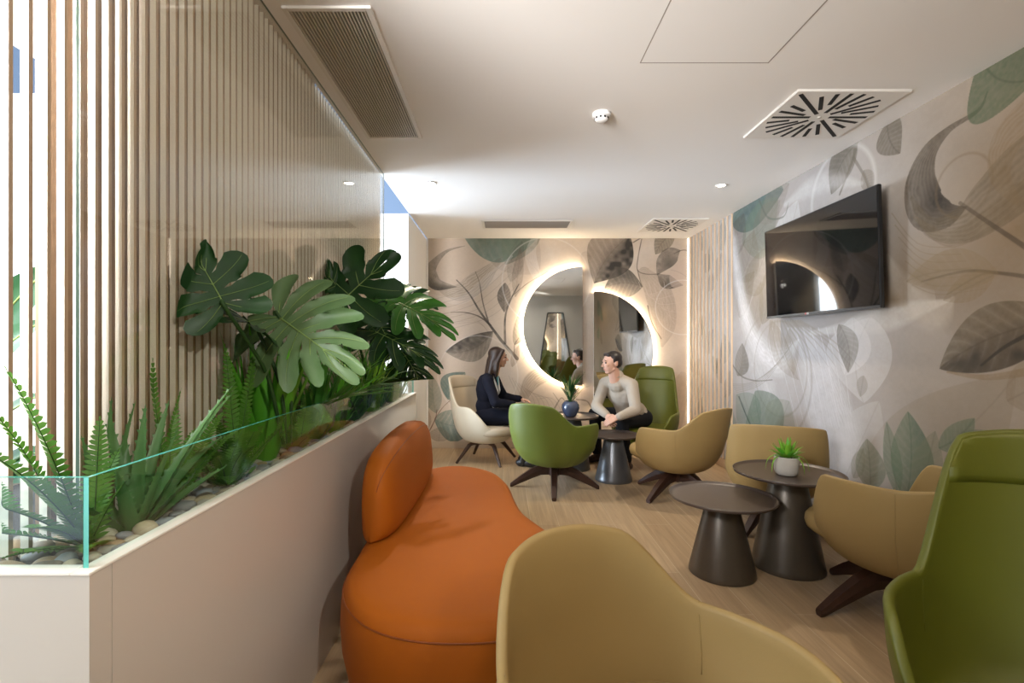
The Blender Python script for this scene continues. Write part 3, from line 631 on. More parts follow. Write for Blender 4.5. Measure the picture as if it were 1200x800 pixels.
# ================================================================== FURNITURE
def spow(x, e): return math.copysign(abs(x) ** e, x)
def shell_fn(zb, za=.60, rx=.36, ry=.36, plat=34, fall=72, lean=.20, taper=.0, zbot=.225, armdip=.03, n=2.25, front=.37, cut=(108,142), hg=.55):
    def rim(th):
        a = abs(math.degrees(th))
        h = za - armdip * sm(90, 130, a)
        z = zb + (h - zb) * sm(plat, fall, a)
        z -= .02 * (a / plat) ** 2 if a < plat else .02 * (1 - sm(plat, fall, a))
        return z + (front - z) * sm(cut[0], cut[1], a)
    def plan(th, s=1.):
        c, d = math.cos(th), math.sin(th); e = 2 / n
        x = rx * spow(d, e); y = -ry * spow(c, e)
        a = abs(math.degrees(th))
        return x * s, y * s
    def pt(th, z, inset=0.):
        q = (z - zbot) / (.56 - zbot)
        s = hg + (1 - hg) * (1 - max(0, 1 - q) ** 2.2) ** .62 if q < 1 else 1.0
        x, y = plan(th, s)
        wb = max(0, math.cos(th)) ** .7 if math.cos(th) > 0 else 0
        dz = max(0, z - .45)
        y -= lean * dz * wb
        x *= 1 - taper * dz
        x += .10 * dz * spow(math.sin(th), 1) * (1 - wb)
        if inset:
            l = math.hypot(x, y) or 1; k = max(0, 1 - inset / l); x *= k; y *= k
        return Vector((x, y, z))
    return rim, pt
def make_shell(rim, pt, zbot=.225, th=.026, nth=120, seat=.33):
    V, Fc = [], []
    rows = []
    ang = [2 * PI * i / nth - PI for i in range(nth)]
    NO = 16
    for j in range(NO + 1):                         # outside, bottom to rim
        t = j / NO; t = t ** 1.25
        rows.append([pt(a, zbot + (rim(a) - .012 - zbot) * t) for a in ang])
    for k in (1, 2, 3, 4, 5):                       # rolled rim
        an = PI * k / 6
        rows.append([pt(a, rim(a) - .012 + .012 * math.sin(an), th * (1 - math.cos(an)) / 2) for a in ang])
    NI = 10
    for j in range(NI + 1):                         # inside, rim down to the seat pan
        t = j / NI
        rows.append([pt(a, rim(a) - .012 + (min(seat, rim(a) - .03) - rim(a) + .012) * t, th) for a in ang])
    V = [v for r in rows for v in r]
    for j in range(len(rows) - 1):
        for i in range(nth):
            i2 = (i + 1) % nth; Fc.append((j * nth + i, j * nth + i2, (j + 1) * nth + i2, (j + 1) * nth + i))
    Fc.append(tuple(range(nth))[::-1]); Fc.append(tuple((len(rows) - 1) * nth + i for i in range(nth)))
    return V, Fc
def cushion(rx, ry, z0, z1, n=3.0, cy=.0, nth=56, front=0.):
    V, Fc = [], []; rows = []
    h = z1 - z0; prof = [(.70, 0), (.90, .02), (.975, .18), (1., .42), (.99, .66), (.95, .84), (.86, .94), (.68, .985), (.40, 1.0), (.12, 1.0)]
    for s, q in prof:
        r = []
        for i in range(nth):
            a = 2 * PI * i / nth; e = 2 / n
            x, y = rx * spow(math.cos(a), e) * s, ry * spow(math.sin(a), e) * s
            r.append(Vector((x, cy + y, z0 + h * q)))
        rows.append(r)
    V = [v for r in rows for v in r]
    for j in range(len(rows) - 1):
        for i in range(nth):
            i2 = (i + 1) % nth; Fc.append((j * nth + i, j * nth + i2, (j + 1) * nth + i2, (j + 1) * nth + i))
    Fc.append(tuple(range(nth))[::-1]); Fc.append(tuple((len(rows) - 1) * nth + i for i in range(nth)))
    return V, Fc
def leg_star(ang, r=.40):                           # one tapering blade of the swivel base
    prof = [(.02, .125, .212, .034), (.12, .118, .212, .032), (.20, .085, .175, .030), (.30, .040, .108, .026), (r - .02, .003, .046, .022), (r, .0, .030, .020)]
    V, Fc = [], []
    for x, z0, z1, w in prof:
        V += [(x, -w * .7, z0), (x, w * .7, z0), (x, w, (z0 + z1) / 2), (x, w * .8, z1), (x, -w * .8, z1), (x, -w, (z0 + z1) / 2)]
    for i in range(len(prof) - 1):
        for k in range(6):
            k2 = (k + 1) % 6; Fc.append((i * 6 + k, i * 6 + k2, (i + 1) * 6 + k2, (i + 1) * 6 + k))
    Fc.append(tuple(range(6))[::-1]); Fc.append(tuple((len(prof) - 1) * 6 + k for k in range(6)))
    return move((V, Fc), rot=Matrix.Rotation(ang, 3, 'Z'))
def leg_bent(ang, r=.36):                           # a rail under the seat bending into a slanted leg
    prof = [((.02, 0, .205), .020), ((.17, 0, .205), .022), ((.205, 0, .190), .024), ((.28, 0, .10), .019), ((r, 0, .004), .014)]
    return move(tube([p for p, _ in prof], [q for _, q in prof], 8), rot=Matrix.Rotation(ang, 3, 'Z'))
def chair(label, x, y, heading, m, zb, cush=None, head=False, bent=False, legrot=45, group='lounge chairs', scale=1., seam=True, name='lounge_chair', drop=0., inner=None, **kw):
    t = thing(name, label, 'chair', (x, y, 0), math.radians(heading - 90), group)
    rim, pt = shell_fn(zb, **kw)
    so = obj('shell', make_shell(rim, pt), [m, inner] if inner else m, t)
    if inner:
        for p in so.data.polygons[19 * 120:]: p.material_index = 1
    rx, ry = kw.get('rx', .36), kw.get('ry', .36)
    obj('seat_cushion', cushion(rx * .82, ry * .93, .315 - drop * .4, .425 - drop, 2.7, .045), cush or m, t)
    if seam:
        for sgn in (-1, 1):
            a = sgn * math.radians(kw.get('fall', 72) - 2); pts = [pt(a * (1 - .10 * (1 - k / 20)), .26 + (rim(a) + .004 - .26) * k / 20, -.0004) for k in range(20)]
            pts += [pt(a, rim(a) + .0035, .018)] + [pt(a, rim(a) - .012 - .02 * k, .0265) for k in range(1, 9)]
            obj('seam', tube(pts, .0016, 5), m, t)
    if head:
        # padded headrest lying against the inside of the back
        V, Fc = [], []; nu, nv = 17, 9; z1, z0 = zb + .01, zb - .012 - head
        for lay in (0, 1):
            for j in range(nv):
                for i in range(nu):
                    u, v = i / (nu - 1) * 2 - 1, j / (nv - 1) * 2 - 1
                    a = u * math.radians(kw.get('plat', 34) * 1.2); z = (z0 + z1) / 2 + (z1 - z0) / 2 * v
                    z = min(z, rim(a) - .010)
                    bulge = max(0, (1 - abs(u) ** 4)) ** .6 * (1 - ((1 - v) / 2) ** 7) * (1 - .75 * max(0, v) ** 3)
                    V.append(pt(a, z, .027 + (.010 * bulge if lay else -.002)))
        N = nu * nv
        for lay in (0, 1):
            for j in range(nv - 1):
                for i in range(nu - 1):
                    q = (lay * N + j * nu + i, lay * N + j * nu + i + 1, lay * N + (j + 1) * nu + i + 1, lay * N + (j + 1) * nu + i); Fc.append(q if lay else q[::-1])
        edge = [j * nu for j in range(nv)] ; 
        per = [i for i in range(nu)] + [j * nu + nu - 1 for j in range(1, nv)] + [(nv - 1) * nu + i for i in range(nu - 2, -1, -1)] + [j * nu for j in range(nv - 2, 0, -1)]
        for a, b in zip(per, per[1:] + per[:1]): Fc.append((a, b, b + N, a + N))
        obj('headrest', (V, Fc), cush or m, t)
    hub = lathe([(.001, .118), (.05, .118), (.056, .135), (.056, .205), (.075, .222), (.085, .232), (.001, .234)], 24) if not bent else lathe([(.001, .19), (.06, .19), (.06, .215), (.10, .232), (.001, .234)], 24)
    obj('base_hub', hub, M['walnut'], t)
    for k in range(4):
        a = math.radians(legrot + 90 * k)
        obj('leg', (leg_bent(a) if bent else leg_star(a)), M['walnut'], t, False)
    return t
# far group, around the two people
AW = dict(plat=26, fall=62, za=.615, armdip=.04, cut=(99, 127), rx=.385, ry=.375, hg=.50)
chair('cream high-backed chair in which the dark-haired woman sits, by the far wall', -.19, 5.58, -34, M['ivory'], .94, cush=M['taupe'], inner=M['taupe'], head=.13, bent=True, legrot=60, plat=34, fall=76, za=.63, taper=.15, armdip=.16, cut=(112, 150))
chair('green low-backed swivel chair with its back to the camera, before the blue vase', .46, 4.52, 54, M['green_light'], .805, legrot=30, **AW)
chair('cream swivel chair turned away, in front of the battens at the far right', 1.50, 4.32, 126, M['cream'], .79, legrot=1, **AW)
chair('green high-backed chair in which the man in the beige sweater sits', 1.52, 5.40, -125, M['green'], 1.05, head=.15, plat=33, fall=62, lean=.24, taper=.25, za=.58)
# near group
TUB = dict(plat=47, fall=66, n=3.2, rx=.335, ry=.33, lean=.12, seam=False, hg=.55)
chair('low cream tub chair with a straight back standing behind the potted succulent', 1.945, 3.60, 66, M['cream'], .765, za=.50, legrot=60, cut=(62, 92), **TUB)
AW2 = dict(AW); AW2['za'] = .675; AW2['armdip'] = .005; AW2['rx'] = .34
chair('cream swivel chair right of the two near tables, half behind the green one', 1.905, 2.43, 105, M['cream'], .72, legrot=-9, **AW2)
chair('large green high-backed chair at the right edge of the picture, nearest of the green ones', 1.315, 1.115, -135, M['green'], 1.045, head=.15, plat=40, fall=66, lean=.22, taper=.10, za=.635, armdip=.02, drop=.07)
chair('cream chair closest to the camera beside the orange bench, cut off by the lower edge', .362, 1.035, -60, M['cream'], .79, plat=26, fall=64, lean=.20, rx=.35, cut=(112, 146))

# tables
def table(label, x, y, h, r, rb, m, top, top_r=.075):
    t = thing('side_table', label, 'side table', (x, y, 0), 0, 'round cone-based side tables')
    obj('cone_base', lathe([(.001, 0), (rb - .004, 0), (rb, .006), (rb - .004, .03), (top_r + .012, h - .045), (top_r, h - .022), (.001, h - .022)], 64), m, t)
    obj('tray_top', lathe([(.001, h - .022), (r - .03, h - .022), (r - .006, h - .014), (r, h), (r - .003, h + .002), (r - .008, h - .002), (r - .016, h - .010), (r - .03, h - .0125), (.001, h - .0125)], 72), top, t)
    return t
table('lower dark round side table, nearest of the tables, in front of the taller one', 1.245, 2.845, .440, .290, .180, M['bronze'], M['tray'])
table('taller dark round side table carrying the small succulent', 1.665, 2.925, .555, .295, .195, M['bronze'], M['tray'], .085)
table('round side table carrying the blue vase between the woman and the man', .715, 5.24, .555, .285, .195, M['steel'], M['tray'], .085)
table('empty grey cone-based side table in front of the seated man', 1.055, 4.785, .440, .245, .175, M['steel'], M['tray'])

# orange bench
CP = [(-.62, 2.15), (-.595, 1.82), (-.47, 1.60), (-.28, 1.495), (-.02, 1.49), (.22, 1.58), (.345, 1.80), (.325, 2.08), (.215, 2.33), (.115, 2.58), (.07, 2.85), (.035, 3.12), (-.06, 3.37), (-.25, 3.53), (-.45, 3.51), (-.59, 3.33), (-.635, 3.0), (-.635, 2.55)]
bx0, by0 = -.2, 2.5
ol = spline([(x - bx0, y - by0, 0) for x, y in CP], 8)
nO = len(ol)
nrm = []
for i in range(nO):
    d = (ol[(i + 1) % nO] - ol[i - 1]).normalized(); nrm.append(Vector((d.y, -d.x, 0)))
rows = []
for off, z in [(-.10, 0), (-.085, .012), (-.055, .05), (-.025, .12), (-.006, .21), (0, .30), (-.003, .37), (-.010, .405), (-.020, .428), (-.036, .443), (-.06, .450), (-.10, .453)]:
    rows.append([ol[i] + nrm[i] * off + Vector((0, 0, z)) for i in range(nO)])
V = [v for r in rows for v in r]; Fc = []
for j in range(len(rows) - 1):
    for i in range(nO):
        i2 = (i + 1) % nO; Fc.append((j * nO + i, j * nO + i2, (j + 1) * nO + i2, (j + 1) * nO + i))
Fc.append(tuple(range(nO))[::-1]); Fc.append(tuple((len(rows) - 1) * nO + i for i in range(nO)))
t = thing('bench', 'curved orange leather bench with a rounded backrest against the planter', 'bench', (bx0, by0, 0))
me_o = obj('seat', (V, Fc), M['orange'], t)
obj('piping', tube([ol[i] + nrm[i] * -.009 + Vector((0, 0, .4055)) for i in range(nO)] + [ol[0] + nrm[0] * -.009 + Vector((0, 0, .4055))], .0028, 6), M['orange_dark'], t)
# backrest: a fat upright half-moon cushion
path = spline([(-.575, 2.13, 0), (-.535, 2.25, 0), (-.52, 2.6, 0), (-.52, 2.95, 0), (-.535, 3.25, 0), (-.575, 3.44, 0)], 8, False)
nP = len(path); rows = []; nc = 28
for i, p in enumerate(path):
    s = i / (nP - 1); d = (path[min(i + 1, nP - 1)] - path[max(i - 1, 0)]).normalized(); sd = Vector((d.y, -d.x, 0))
    u = 2 * (s ** .88) - 1; prof = max(1e-3, 1 - abs(u) ** 2.3) ** .52; hh = .03 + .375 * prof; hw = .008 + .085 * max(1e-3, 1 - abs(2 * s - 1) ** 3.2) ** .5
    r = []
    for k in range(nc):
        a = 2 * PI * k / nc; cx, cz = spow(math.cos(a), .55), spow(math.sin(a), .62)
        zz = hh * (cz + 1) / 2
        r.append(Vector((p.x - bx0, p.y - by0, .452)) + sd * (hw * cx * (1 - .18 * (zz / .4)) - .02 * zz / .4) + Vector((0, 0, zz)))
    rows.append(r)
V = [v for r in rows for v in r]; Fc = []
for i in range(nP - 1):
    for k in range(nc):
        k2 = (k + 1) % nc; Fc.append((i * nc + k, i * nc + k2, (i + 1) * nc + k2, (i + 1) * nc + k))
Fc.append(tuple(range(nc))[::-1]); Fc.append(tuple((nP - 1) * nc + k for k in range(nc)))
obj('backrest', (V, Fc), M['orange'], t)
kk = [int(nc * .155), int(nc * .345)]
obj('backrest_seam', tube([rows[i][kk[0]] for i in range(2, nP - 2)], .0022, 5), M['orange_dark'], t)

# vase and potted succulent
def blade(base, d, L, w, droop, m=6, keel=.25, up=(0, 0, 1), twist=0):
    # a strap leaf: leaves base along d and bends down
    d = Vector(d).normalized(); side = d.cross(Vector(up))
    if side.length < .05: side = d.cross(Vector((1, .3, 0)))
    side.normalize(); nrm = side.cross(d).normalized(); V, Fc = [], []
    p = Vector(base); step = L / m; cur = d.copy()
    for i in range(m + 1):
        s = i / m; ww = w * (1 - s ** 2.2) * (.55 + .45 * min(1, s * 4)) + .0004
        nn = side.cross(cur).normalized()
        V += [p - side * ww, p - nn * ww * keel * 2, p + side * ww]
        cur = (cur + Vector((0, 0, -droop * step / L * (.4 + 1.6 * s)))).normalized(); p = p + cur * step
    for i in range(m): 
        a = i * 3; Fc += [(a, a + 1, a + 4, a + 3), (a + 1, a + 2, a + 5, a + 4)]
    return V, Fc
t = thing('vase', 'round blue glazed vase on the far side table', 'vase', (.70, 5.22, .5435))
obj('body', lathe([(.001, .001), (.050, .001), (.058, .008), (.082, .05), (.094, .09), (.090, .125), (.070, .155), (.060, .162), (.054, .158), (.062, .13), (.001, .12)], 40), M['blue_vase'], t)
obj('soil', lathe([(.001, .135), (.0585, .135), (.0585, .139), (.001, .141)], 24), M['soil'], t)
rn = random.Random(5)
t = thing('spiky_plant', 'bushy narrow-leaved plant growing from the blue vase', 'plant', (.70, 5.22, .686))
for k in range(64):
    a = rn.uniform(0, 2 * PI); tl = rn.uniform(.05, 1.0); z0 = rn.uniform(0, .14)
    v = blade((.012 * math.cos(a), .012 * math.sin(a), z0), (math.cos(a) * tl, math.sin(a) * tl, 1), rn.uniform(.13, .25), rn.uniform(.007, .011), rn.uniform(.1, .8))
    obj('leaf', v, M['spike'] if k % 6 else M['spike_yellow'], t, fix=False)
obj('stem', tube([(0, 0, 0), (0, .004, .14)], .008, 8), M['stem'], t)
t = thing('plant_pot', 'small pale concrete pot on the taller near table', 'pot', (1.645, 2.90, .5435))
obj('body', lathe([(.001, .0005), (.050, .0005), (.058, .006), (.065, .03), (.067, .099), (.065, .106), (.059, .106), (.058, .084), (.001, .084)], 40), M['concrete'], t)
obj('soil', lathe([(.001, .0845), (.0570, .0845), (.0570, .092), (.001, .095)], 24), M['soil'], t)
t = thing('succulent', 'small bright green succulent in the pale concrete pot', 'plant', (1.645, 2.90, .6395))
for k in range(26):
    a = k * 2.4; q = k / 26; tl = .12 + 1.5 * q
    obj('leaf', blade((.008 * math.cos(a), .008 * math.sin(a), 0), (math.cos(a) * tl, math.sin(a) * tl, 1), .090 + .035 * (1 - q), .0140, .15 + .5 * q), M['strap_lime'] if k % 3 else M['strap'], t, fix=False)
for a in (200, 335, -15, 290, 170):
    a = math.radians(a); obj('trailing_leaf', blade((.03 * math.cos(a), .03 * math.sin(a), .0), (math.cos(a) * 1.0, math.sin(a) * 1.0, .9), .15, .0055, 4.6, 9), M['strap_lime'], t, fix=False)
# ================================================================== PLANTING
GZ = .860
rp = random.Random(11)
def keep_in(vf, base, left=-.9235):
    out = []
    for v in vf[0]:
        w = Vector(v) + base
        if w.x < left: w.x = left + .002 * ((w.x - left) % 1)
        if w.z < 1.066 and w.x > -.764: w.x = -.764
        if w.z < 1.066 and w.y < .917: w.y = .917
        if w.z < GZ + .001: w.z = GZ + .001
        out.append(w - base)
    return out, vf[1]
def monstera_leaf(L, width=1., droop=.25, fold=.25, few=False):
    al = [158, 118, 90, 68, 48, 30, 6]; ln = [.40, .56, .62, .60, .56, .50, .42]; mm = [0, .01, .10, .22, .36, .52, .70]
    if few: al = [160, 112, 74, 42, 4]; ln = [.44, .60, .66, .58, .46]; mm = [0, .04, .20, .44, .66]
    V, Fc = [], []; NA, NB = 7, 9; NL = len(al) - 1
    def place(x, y):
        z = -droop * (max(0, x) ** 2) * 1.0 - fold * y * y + .10 * abs(y) * (1 - abs(y))
        return Vector((x * L, y * L * width, z * L))
    for sg in (1, -1):
        for i in range(NL):
            b0 = len(V)
            for b in range(NB):
                q = b / (NB - 1)
                gap = .0 if q < .14 else .16 * math.sin(PI * (q - .14) / .2) if q < .34 and 0 < i < NL - 1 else .0 if q < .42 else .05 + .34 * (q - .42)
                if i == 0: gap *= .5
                for a in range(NA):
                    aa = a / (NA - 1); ap = .5 + (aa - .5) * (1 - gap)
                    if i == NL - 1 and sg: ap = min(1, ap + gap * .5)
                    an = math.radians(al[i] + (al[i + 1] - al[i]) * ap); rr = ln[i] + (ln[i + 1] - ln[i]) * ap; m0 = mm[i] + (mm[i + 1] - mm[i]) * ap
                    rr *= (1 - .26 * abs(2 * aa - 1) ** 2.2) if q > .5 else 1
                    an2 = an - math.radians(16) * q * q
                    x = m0 + rr * q * math.cos((an + an2) / 2); y = sg * rr * q * math.sin((an + an2) / 2)
                    w_ = place(x, y); w_.z += L * .05 * q * q * math.sin(i * 2.3 + sg * 1.1 + (2.5 if few else 0)) + L * .05 * q * (2 * aa - 1) ** 2; V.append(w_)
            for b in range(NB - 1):
                for a in range(NA - 1):
                    k = b0 + b * NA + a; f = (k, k + 1, k + NA + 1, k + NA); Fc.append(f if sg < 0 else f[::-1])
    ribs = [tube([place(1.10 * k / 10, 0) + Vector((0, 0, .002)) for k in range(11)], [.010 * L * (1 - .085 * k) for k in range(11)], 5, True, .5)]
    for sg in (1, -1):
        for i in range(NL):
            an = math.radians((al[i] + al[i + 1]) / 2); rr = (ln[i] + ln[i + 1]) / 2; m0 = (mm[i] + mm[i + 1]) / 2; pts = []
            for k in range(8):
                q = .9 * k / 7; a2 = an - math.radians(8) * q * q; pts.append(place(m0 + rr * q * math.cos(a2), sg * rr * q * math.sin(a2)) + Vector((0, 0, .0015)))
            ribs.append(tube(pts, [.0055 * L * (1 - .1 * k) for k in range(8)], 4, False, .5))
    return (V, Fc), join(*ribs)
def put_leaf(t, tp, joint, tip, nrm, m, width=1., droop=.25, fold=.25, scale=1., petiole_from=None, few=False):
    j, q = Vector(joint), Vector(tip); d = q - j; L = d.length / 1.12 * scale; x = d.normalized(); z = Vector(nrm).normalized(); y = z.cross(x).normalized(); z = x.cross(y)
    R = Matrix((x, y, z)).transposed(); lf, rb = monstera_leaf(L, width, droop, fold, few)
    o = obj('leaf', keep_in(move(lf, j - tp, R), tp), m, t, fix=False); obj('leaf_rib', keep_in(move(rb, j - tp, R), tp), M['rib'], o)
    if petiole_from is not None:
        a = Vector(petiole_from); mid = (a + j) / 2 + Vector((0, 0, .10)) + (a - j) * .12
        pts = spline([a, a + (mid - a) * .5 + Vector((0, 0, .03)), mid, j - x * .02, j + x * .01], 5, False)
        obj('petiole', keep_in(tube([p - tp for p in pts], .0065, 7), tp), M['stem'], t)
# ---- monsteras
b1 = Vector((-.86, 1.74, GZ))
t = thing('monstera_plant', 'big-leaved dark plant in the middle of the planter with one upright leaf against the slats', 'plant', b1)
put_leaf(t, b1, P(262, 356, 1.50), P(219, 276, 1.52), (.55, -.80, .30), M['monstera'], 1.25, .1, .15, 1.0, P(332, 520, 1.78), True)
put_leaf(t, b1, P(326, 371, 1.80), P(423, 438, 1.66), (-.10, -.80, .62), M['monstera_pale'], 1.12, .10, .28, 1.0, P(344, 520, 1.80))
put_leaf(t, b1, P(300, 385, 1.70), P(278, 360, 1.55), (.3, -.7, .65), M['monstera'], 1.0, .3, .2, 1.3, P(338, 520, 1.76), True)
b2 = Vector((-.83, 3.05, GZ))
t = thing('monstera_plant', 'big-leaved dark plant at the far end of the planter leaning over the glass rail', 'plant', b2)
bb = P(433, 470, 3.0)
put_leaf(t, b2, P(402, 352, 2.62), P(452, 303, 2.66), (.15, -.85, .5), M['monstera'], 1.15, .10, .2, 1.28, bb, True)
put_leaf(t, b2, P(398, 340, 2.66), P(376, 310, 2.60), (.4, -.8, .45), M['monstera'], 1.1, .1, .2, 1.3, bb)
put_leaf(t, b2, P(462, 352, 3.10), P(541, 388, 3.05), (.25, -.62, .74), M['monstera_bright'], 1.0, .12, .25, 1.0, bb)
put_leaf(t, b2, P(438, 388, 2.95), P(524, 424, 2.88), (.1, -.45, .88), M['monstera'], 1.0, .14, .3, 1.0, bb)
put_leaf(t, b2, P(470, 345, 3.45), P(506, 352, 3.42), (.1, -.75, .65), M['monstera'], 1.0, .2, .3, 1.25, bb)
put_leaf(t, b2, P(446, 360, 3.05), P(470, 330, 3.10), (.4, -.8, .4), M['monstera_bright'], .9, .2, .3, 1.1, bb)
put_leaf(t, b2, P(440, 372, 3.0), P(462, 408, 2.9), (.1, -.9, .4), M['monstera'], 1., .2, .3, 1.2, bb)
put_leaf(t, b2, P(470, 410, 3.3), P(498, 450, 3.2), (.2, -.8, .5), M['monstera'], 1., .2, .3, 1.2, bb)
# ---- ferns
def frond(base, az, el, L, droop, w=.045, n=26, m=None, t=None, tp=None, wid=1.08):
    p = Vector(base); d = Vector((math.cos(az) * math.cos(el), math.sin(az) * math.cos(el), math.sin(el))); pts = []; dirs = []
    for i in range(n + 1):
        pts.append(p.copy()); dirs.append(d.copy()); d = (d + Vector((0, 0, -droop / n * (.5 + i / n)))).normalized(); p = p + d * (L / n)
    V, Fc = [], []
    side0 = Vector((-math.sin(az), math.cos(az), 0))
    for i in range(2, n + 1):
        s = i / n; ll = w * (math.sin(PI * min(1, .12 + .88 * s) ** .8) ** .7) * (1 if s < .97 else .5) + .002; hw = L / n * .43 * wid
        nr = side0.cross(dirs[i]).normalized()
        for sg in (1, -1):
            o = (side0 * sg * .95 + dirs[i] * .30 - nr * .12 * 1).normalized(); k = len(V); b = pts[i]
            V += [b - dirs[i] * hw, b + dirs[i] * hw, b + o * ll * .6 + dirs[i] * hw * 1.05, b + o * ll * .6 - dirs[i] * hw * .75, b + o * ll + dirs[i] * hw * .5 - nr * -.0 - Vector((0, 0, ll * .08))]
            Fc += [(k, k + 1, k + 2, k + 3), (k + 3, k + 2, k + 4)]
    st = tube(pts, [.0022 * (1 - .7 * i / n) for i in range(n + 1)], 4)
    o = obj('frond', keep_in(move((V, Fc), -tp), tp), m, t, fix=False); obj('midrib', keep_in(move(st, -tp), tp), M['stem'], o)
def fern(label, base, fr, m):
    t = thing('sword_fern', label, 'fern', base, group='sword ferns in the planter')
    for az, el, L, dr, w in fr: frond(Vector(base) + Vector((rp.uniform(-.012, .012), rp.uniform(-.012, .012), -.0)), math.radians(az), math.radians(el), L, dr, w, int(16 + L * 34), m, t, Vector(base))
fern('sword fern at the near glass corner, its fronds arching over the front rail', (-.885, 1.07, GZ), [(258, 48, .36, .75, .042), (250, 36, .34, .65, .042), (262, 60, .40, .75, .042), (245, 66, .40, .6, .040), (270, 26, .26, .5, .038), (238, 22, .22, .4, .036), (280, 44, .24, .8, .036), (255, 74, .42, .5, .036), (300, 30, .17, .6, .032), (120, 78, .28, .4, .034), (90, 70, .22, .7, .033), (20, 70, .16, .6, .03)], M['fern'])
fern('tall sword fern standing against the slats behind the near glass corner', (-.88, 1.33, GZ), [(195, 84, .40, .25, .034), (120, 74, .33, .5, .034), (80, 62, .30, .7, .034), (-90, 55, .22, .9, .032), (60, 60, .26, .9, .033), (100, 64, .24, .8, .03)], M['fern'])
fern('sword fern with two upright fronds in front of the slats, left of the monsteras', (-.87, 1.60, GZ), [(150, 82, .44, .3, .034), (75, 80, .42, .35, .033), (-80, 50, .30, 1.0, .036), (-60, 30, .24, .8, .036), (40, 55, .32, 1.0, .036), (95, 50, .32, 1.0, .036), (-95, 70, .26, .7, .034), (-20, 60, .18, .9, .034), (110, 65, .30, .8, .034), (-110, 34, .24, .7, .034)], M['fern'])
fern('low lime fern close to the glass rail, left of the monsteras', (-.83, 1.50, GZ), [(k * 40 + 10, 42 + 12 * (k % 3), .17 + .02 * (k % 4), .9, .028) for k in range(9)], M['fern'])
fern('dark sword fern under the pale monstera leaf with an arching frond', (-.84, 2.02, GZ), [(-75, 48, .34, 1.3, .036), (-40, 44, .28, 1.2, .036), (60, 50, .34, 1.2, .036), (100, 60, .34, .9, .036), (10, 60, .24, 1.0, .034), (-100, 40, .30, 1.0, .036), (85, 40, .36, 1.0, .036)], M['fern'])
fern('dark fern deep in the planting before the far monstera', (-.85, 2.62, GZ), [(k * 45, 40 + 14 * (k % 3), .30, 1.0, .036) for k in range(8)], M['fern_dark'])
# ---- toothed succulent at the corner
def toothed(base, d, L, w, droop, t, tp, m):
    v, f = blade((0, 0, 0), d, L, w, droop, 12, .38)
    V = list(v); Fc = list(f)
    for i in range(1, 12):
        for s in (0, 2):
            a, b = V[i * 3 + s], V[min(i + 1, 12) * 3 + s]; mid = V[i * 3 + 1]; o = (a - mid).normalized(); k = len(V)
            V += [a + (b - a) * .25, a + (b - a) * .6, a + (b - a) * .6 + o * .006]; Fc.append((k, k + 1, k + 2))
    obj('leaf', keep_in(move((V, Fc), Vector(base) - tp), tp), m, t, fix=False)
ab = Vector((-.855, 1.15, GZ)); t = thing('aloe', 'spiky succulent with toothed leaves at the near corner of the planter', 'plant', ab)
for az, el, L, dr, w in [(75, 52, .42, .35, .020), (55, 60, .40, .30, .019), (82, 40, .36, .45, .019), (95, 66, .33, .2, .018), (20, 72, .26, .3, .018), (140, 66, .34, .3, .019), (200, 60, .30, .4, .018), (-70, 66, .20, .4, .018), (-120, 50, .22, .4, .018), (68, 30, .28, .3, .018), (100, 80, .30, .2, .018), (40, 50, .20, .4, .017), (165, 76, .33, .3, .018)]:
    a, e = math.radians(az), math.radians(el); toothed(ab, (math.cos(a) * math.cos(e), math.sin(a) * math.cos(e), math.sin(e)), L, w, dr, t, ab, M['aloe'])
# ---- strap-leaved clumps
def clump(label, base, n, L0, L1, w, m, spread=.7, droop=(.5, 1.6), az=None, seed=1):
    r = random.Random(seed); base = Vector(base); t = thing('strap_leaf_plant', label, 'plant', base, group='grassy strap-leaved plants in the planter')
    for k in range(n):
        a = r.uniform(0, 2 * PI) if az is None else math.radians(r.uniform(*az)); tl = r.uniform(.05, spread)
        v = blade((.02 * math.cos(a), .02 * math.sin(a), 0), (math.cos(a) * tl, math.sin(a) * tl, 1), r.uniform(L0, L1), w * r.uniform(.8, 1.2), r.uniform(*droop), 9, .22)
        obj('leaf', keep_in(v, base), m, t, fix=False)
clump('upright bright green strap plant below the big pale monstera leaf', (-.87, 1.83, GZ), 34, .36, .56, .023, M['strap'], .38, (.05, .5), None, 3)
clump('dark arching strap plant in the middle of the planter behind the bright green one', (-.85, 2.22, GZ), 44, .34, .56, .015, M['strap_dark'], .8, (.6, 1.8), None, 4)
clump('arching green strap plant hanging to the rail in mid planter', (-.83, 2.42, GZ), 40, .30, .50, .013, M['strap'], .9, (.8, 2.2), None, 5)
clump('dark strap plant filling the planter before the far monstera', (-.85, 2.80, GZ), 44, .36, .56, .015, M['strap_dark'], .8, (.5, 1.6), None, 6)
clump('lime strap plant under the far monstera near the rail', (-.82, 3.10, GZ), 40, .30, .48, .012, M['strap_lime'], .9, (.5, 2.0), None, 8)
clump('dark strap plant behind the lime one toward the planter end', (-.85, 3.38, GZ), 40, .36, .54, .015, M['strap_dark'], .7, (.4, 1.4), None, 9)
clump('lime green strap plant at the far planter end', (-.82, 3.66, GZ), 34, .28, .44, .014, M['strap_lime'], .7, (.3, 1.4), None, 10)
clump('dark strap plant last in the planter by the end of the slat screen', (-.84, 3.95, GZ), 20, .24, .38, .013, M['strap_dark'], .7, (.4, 1.4), None, 12)
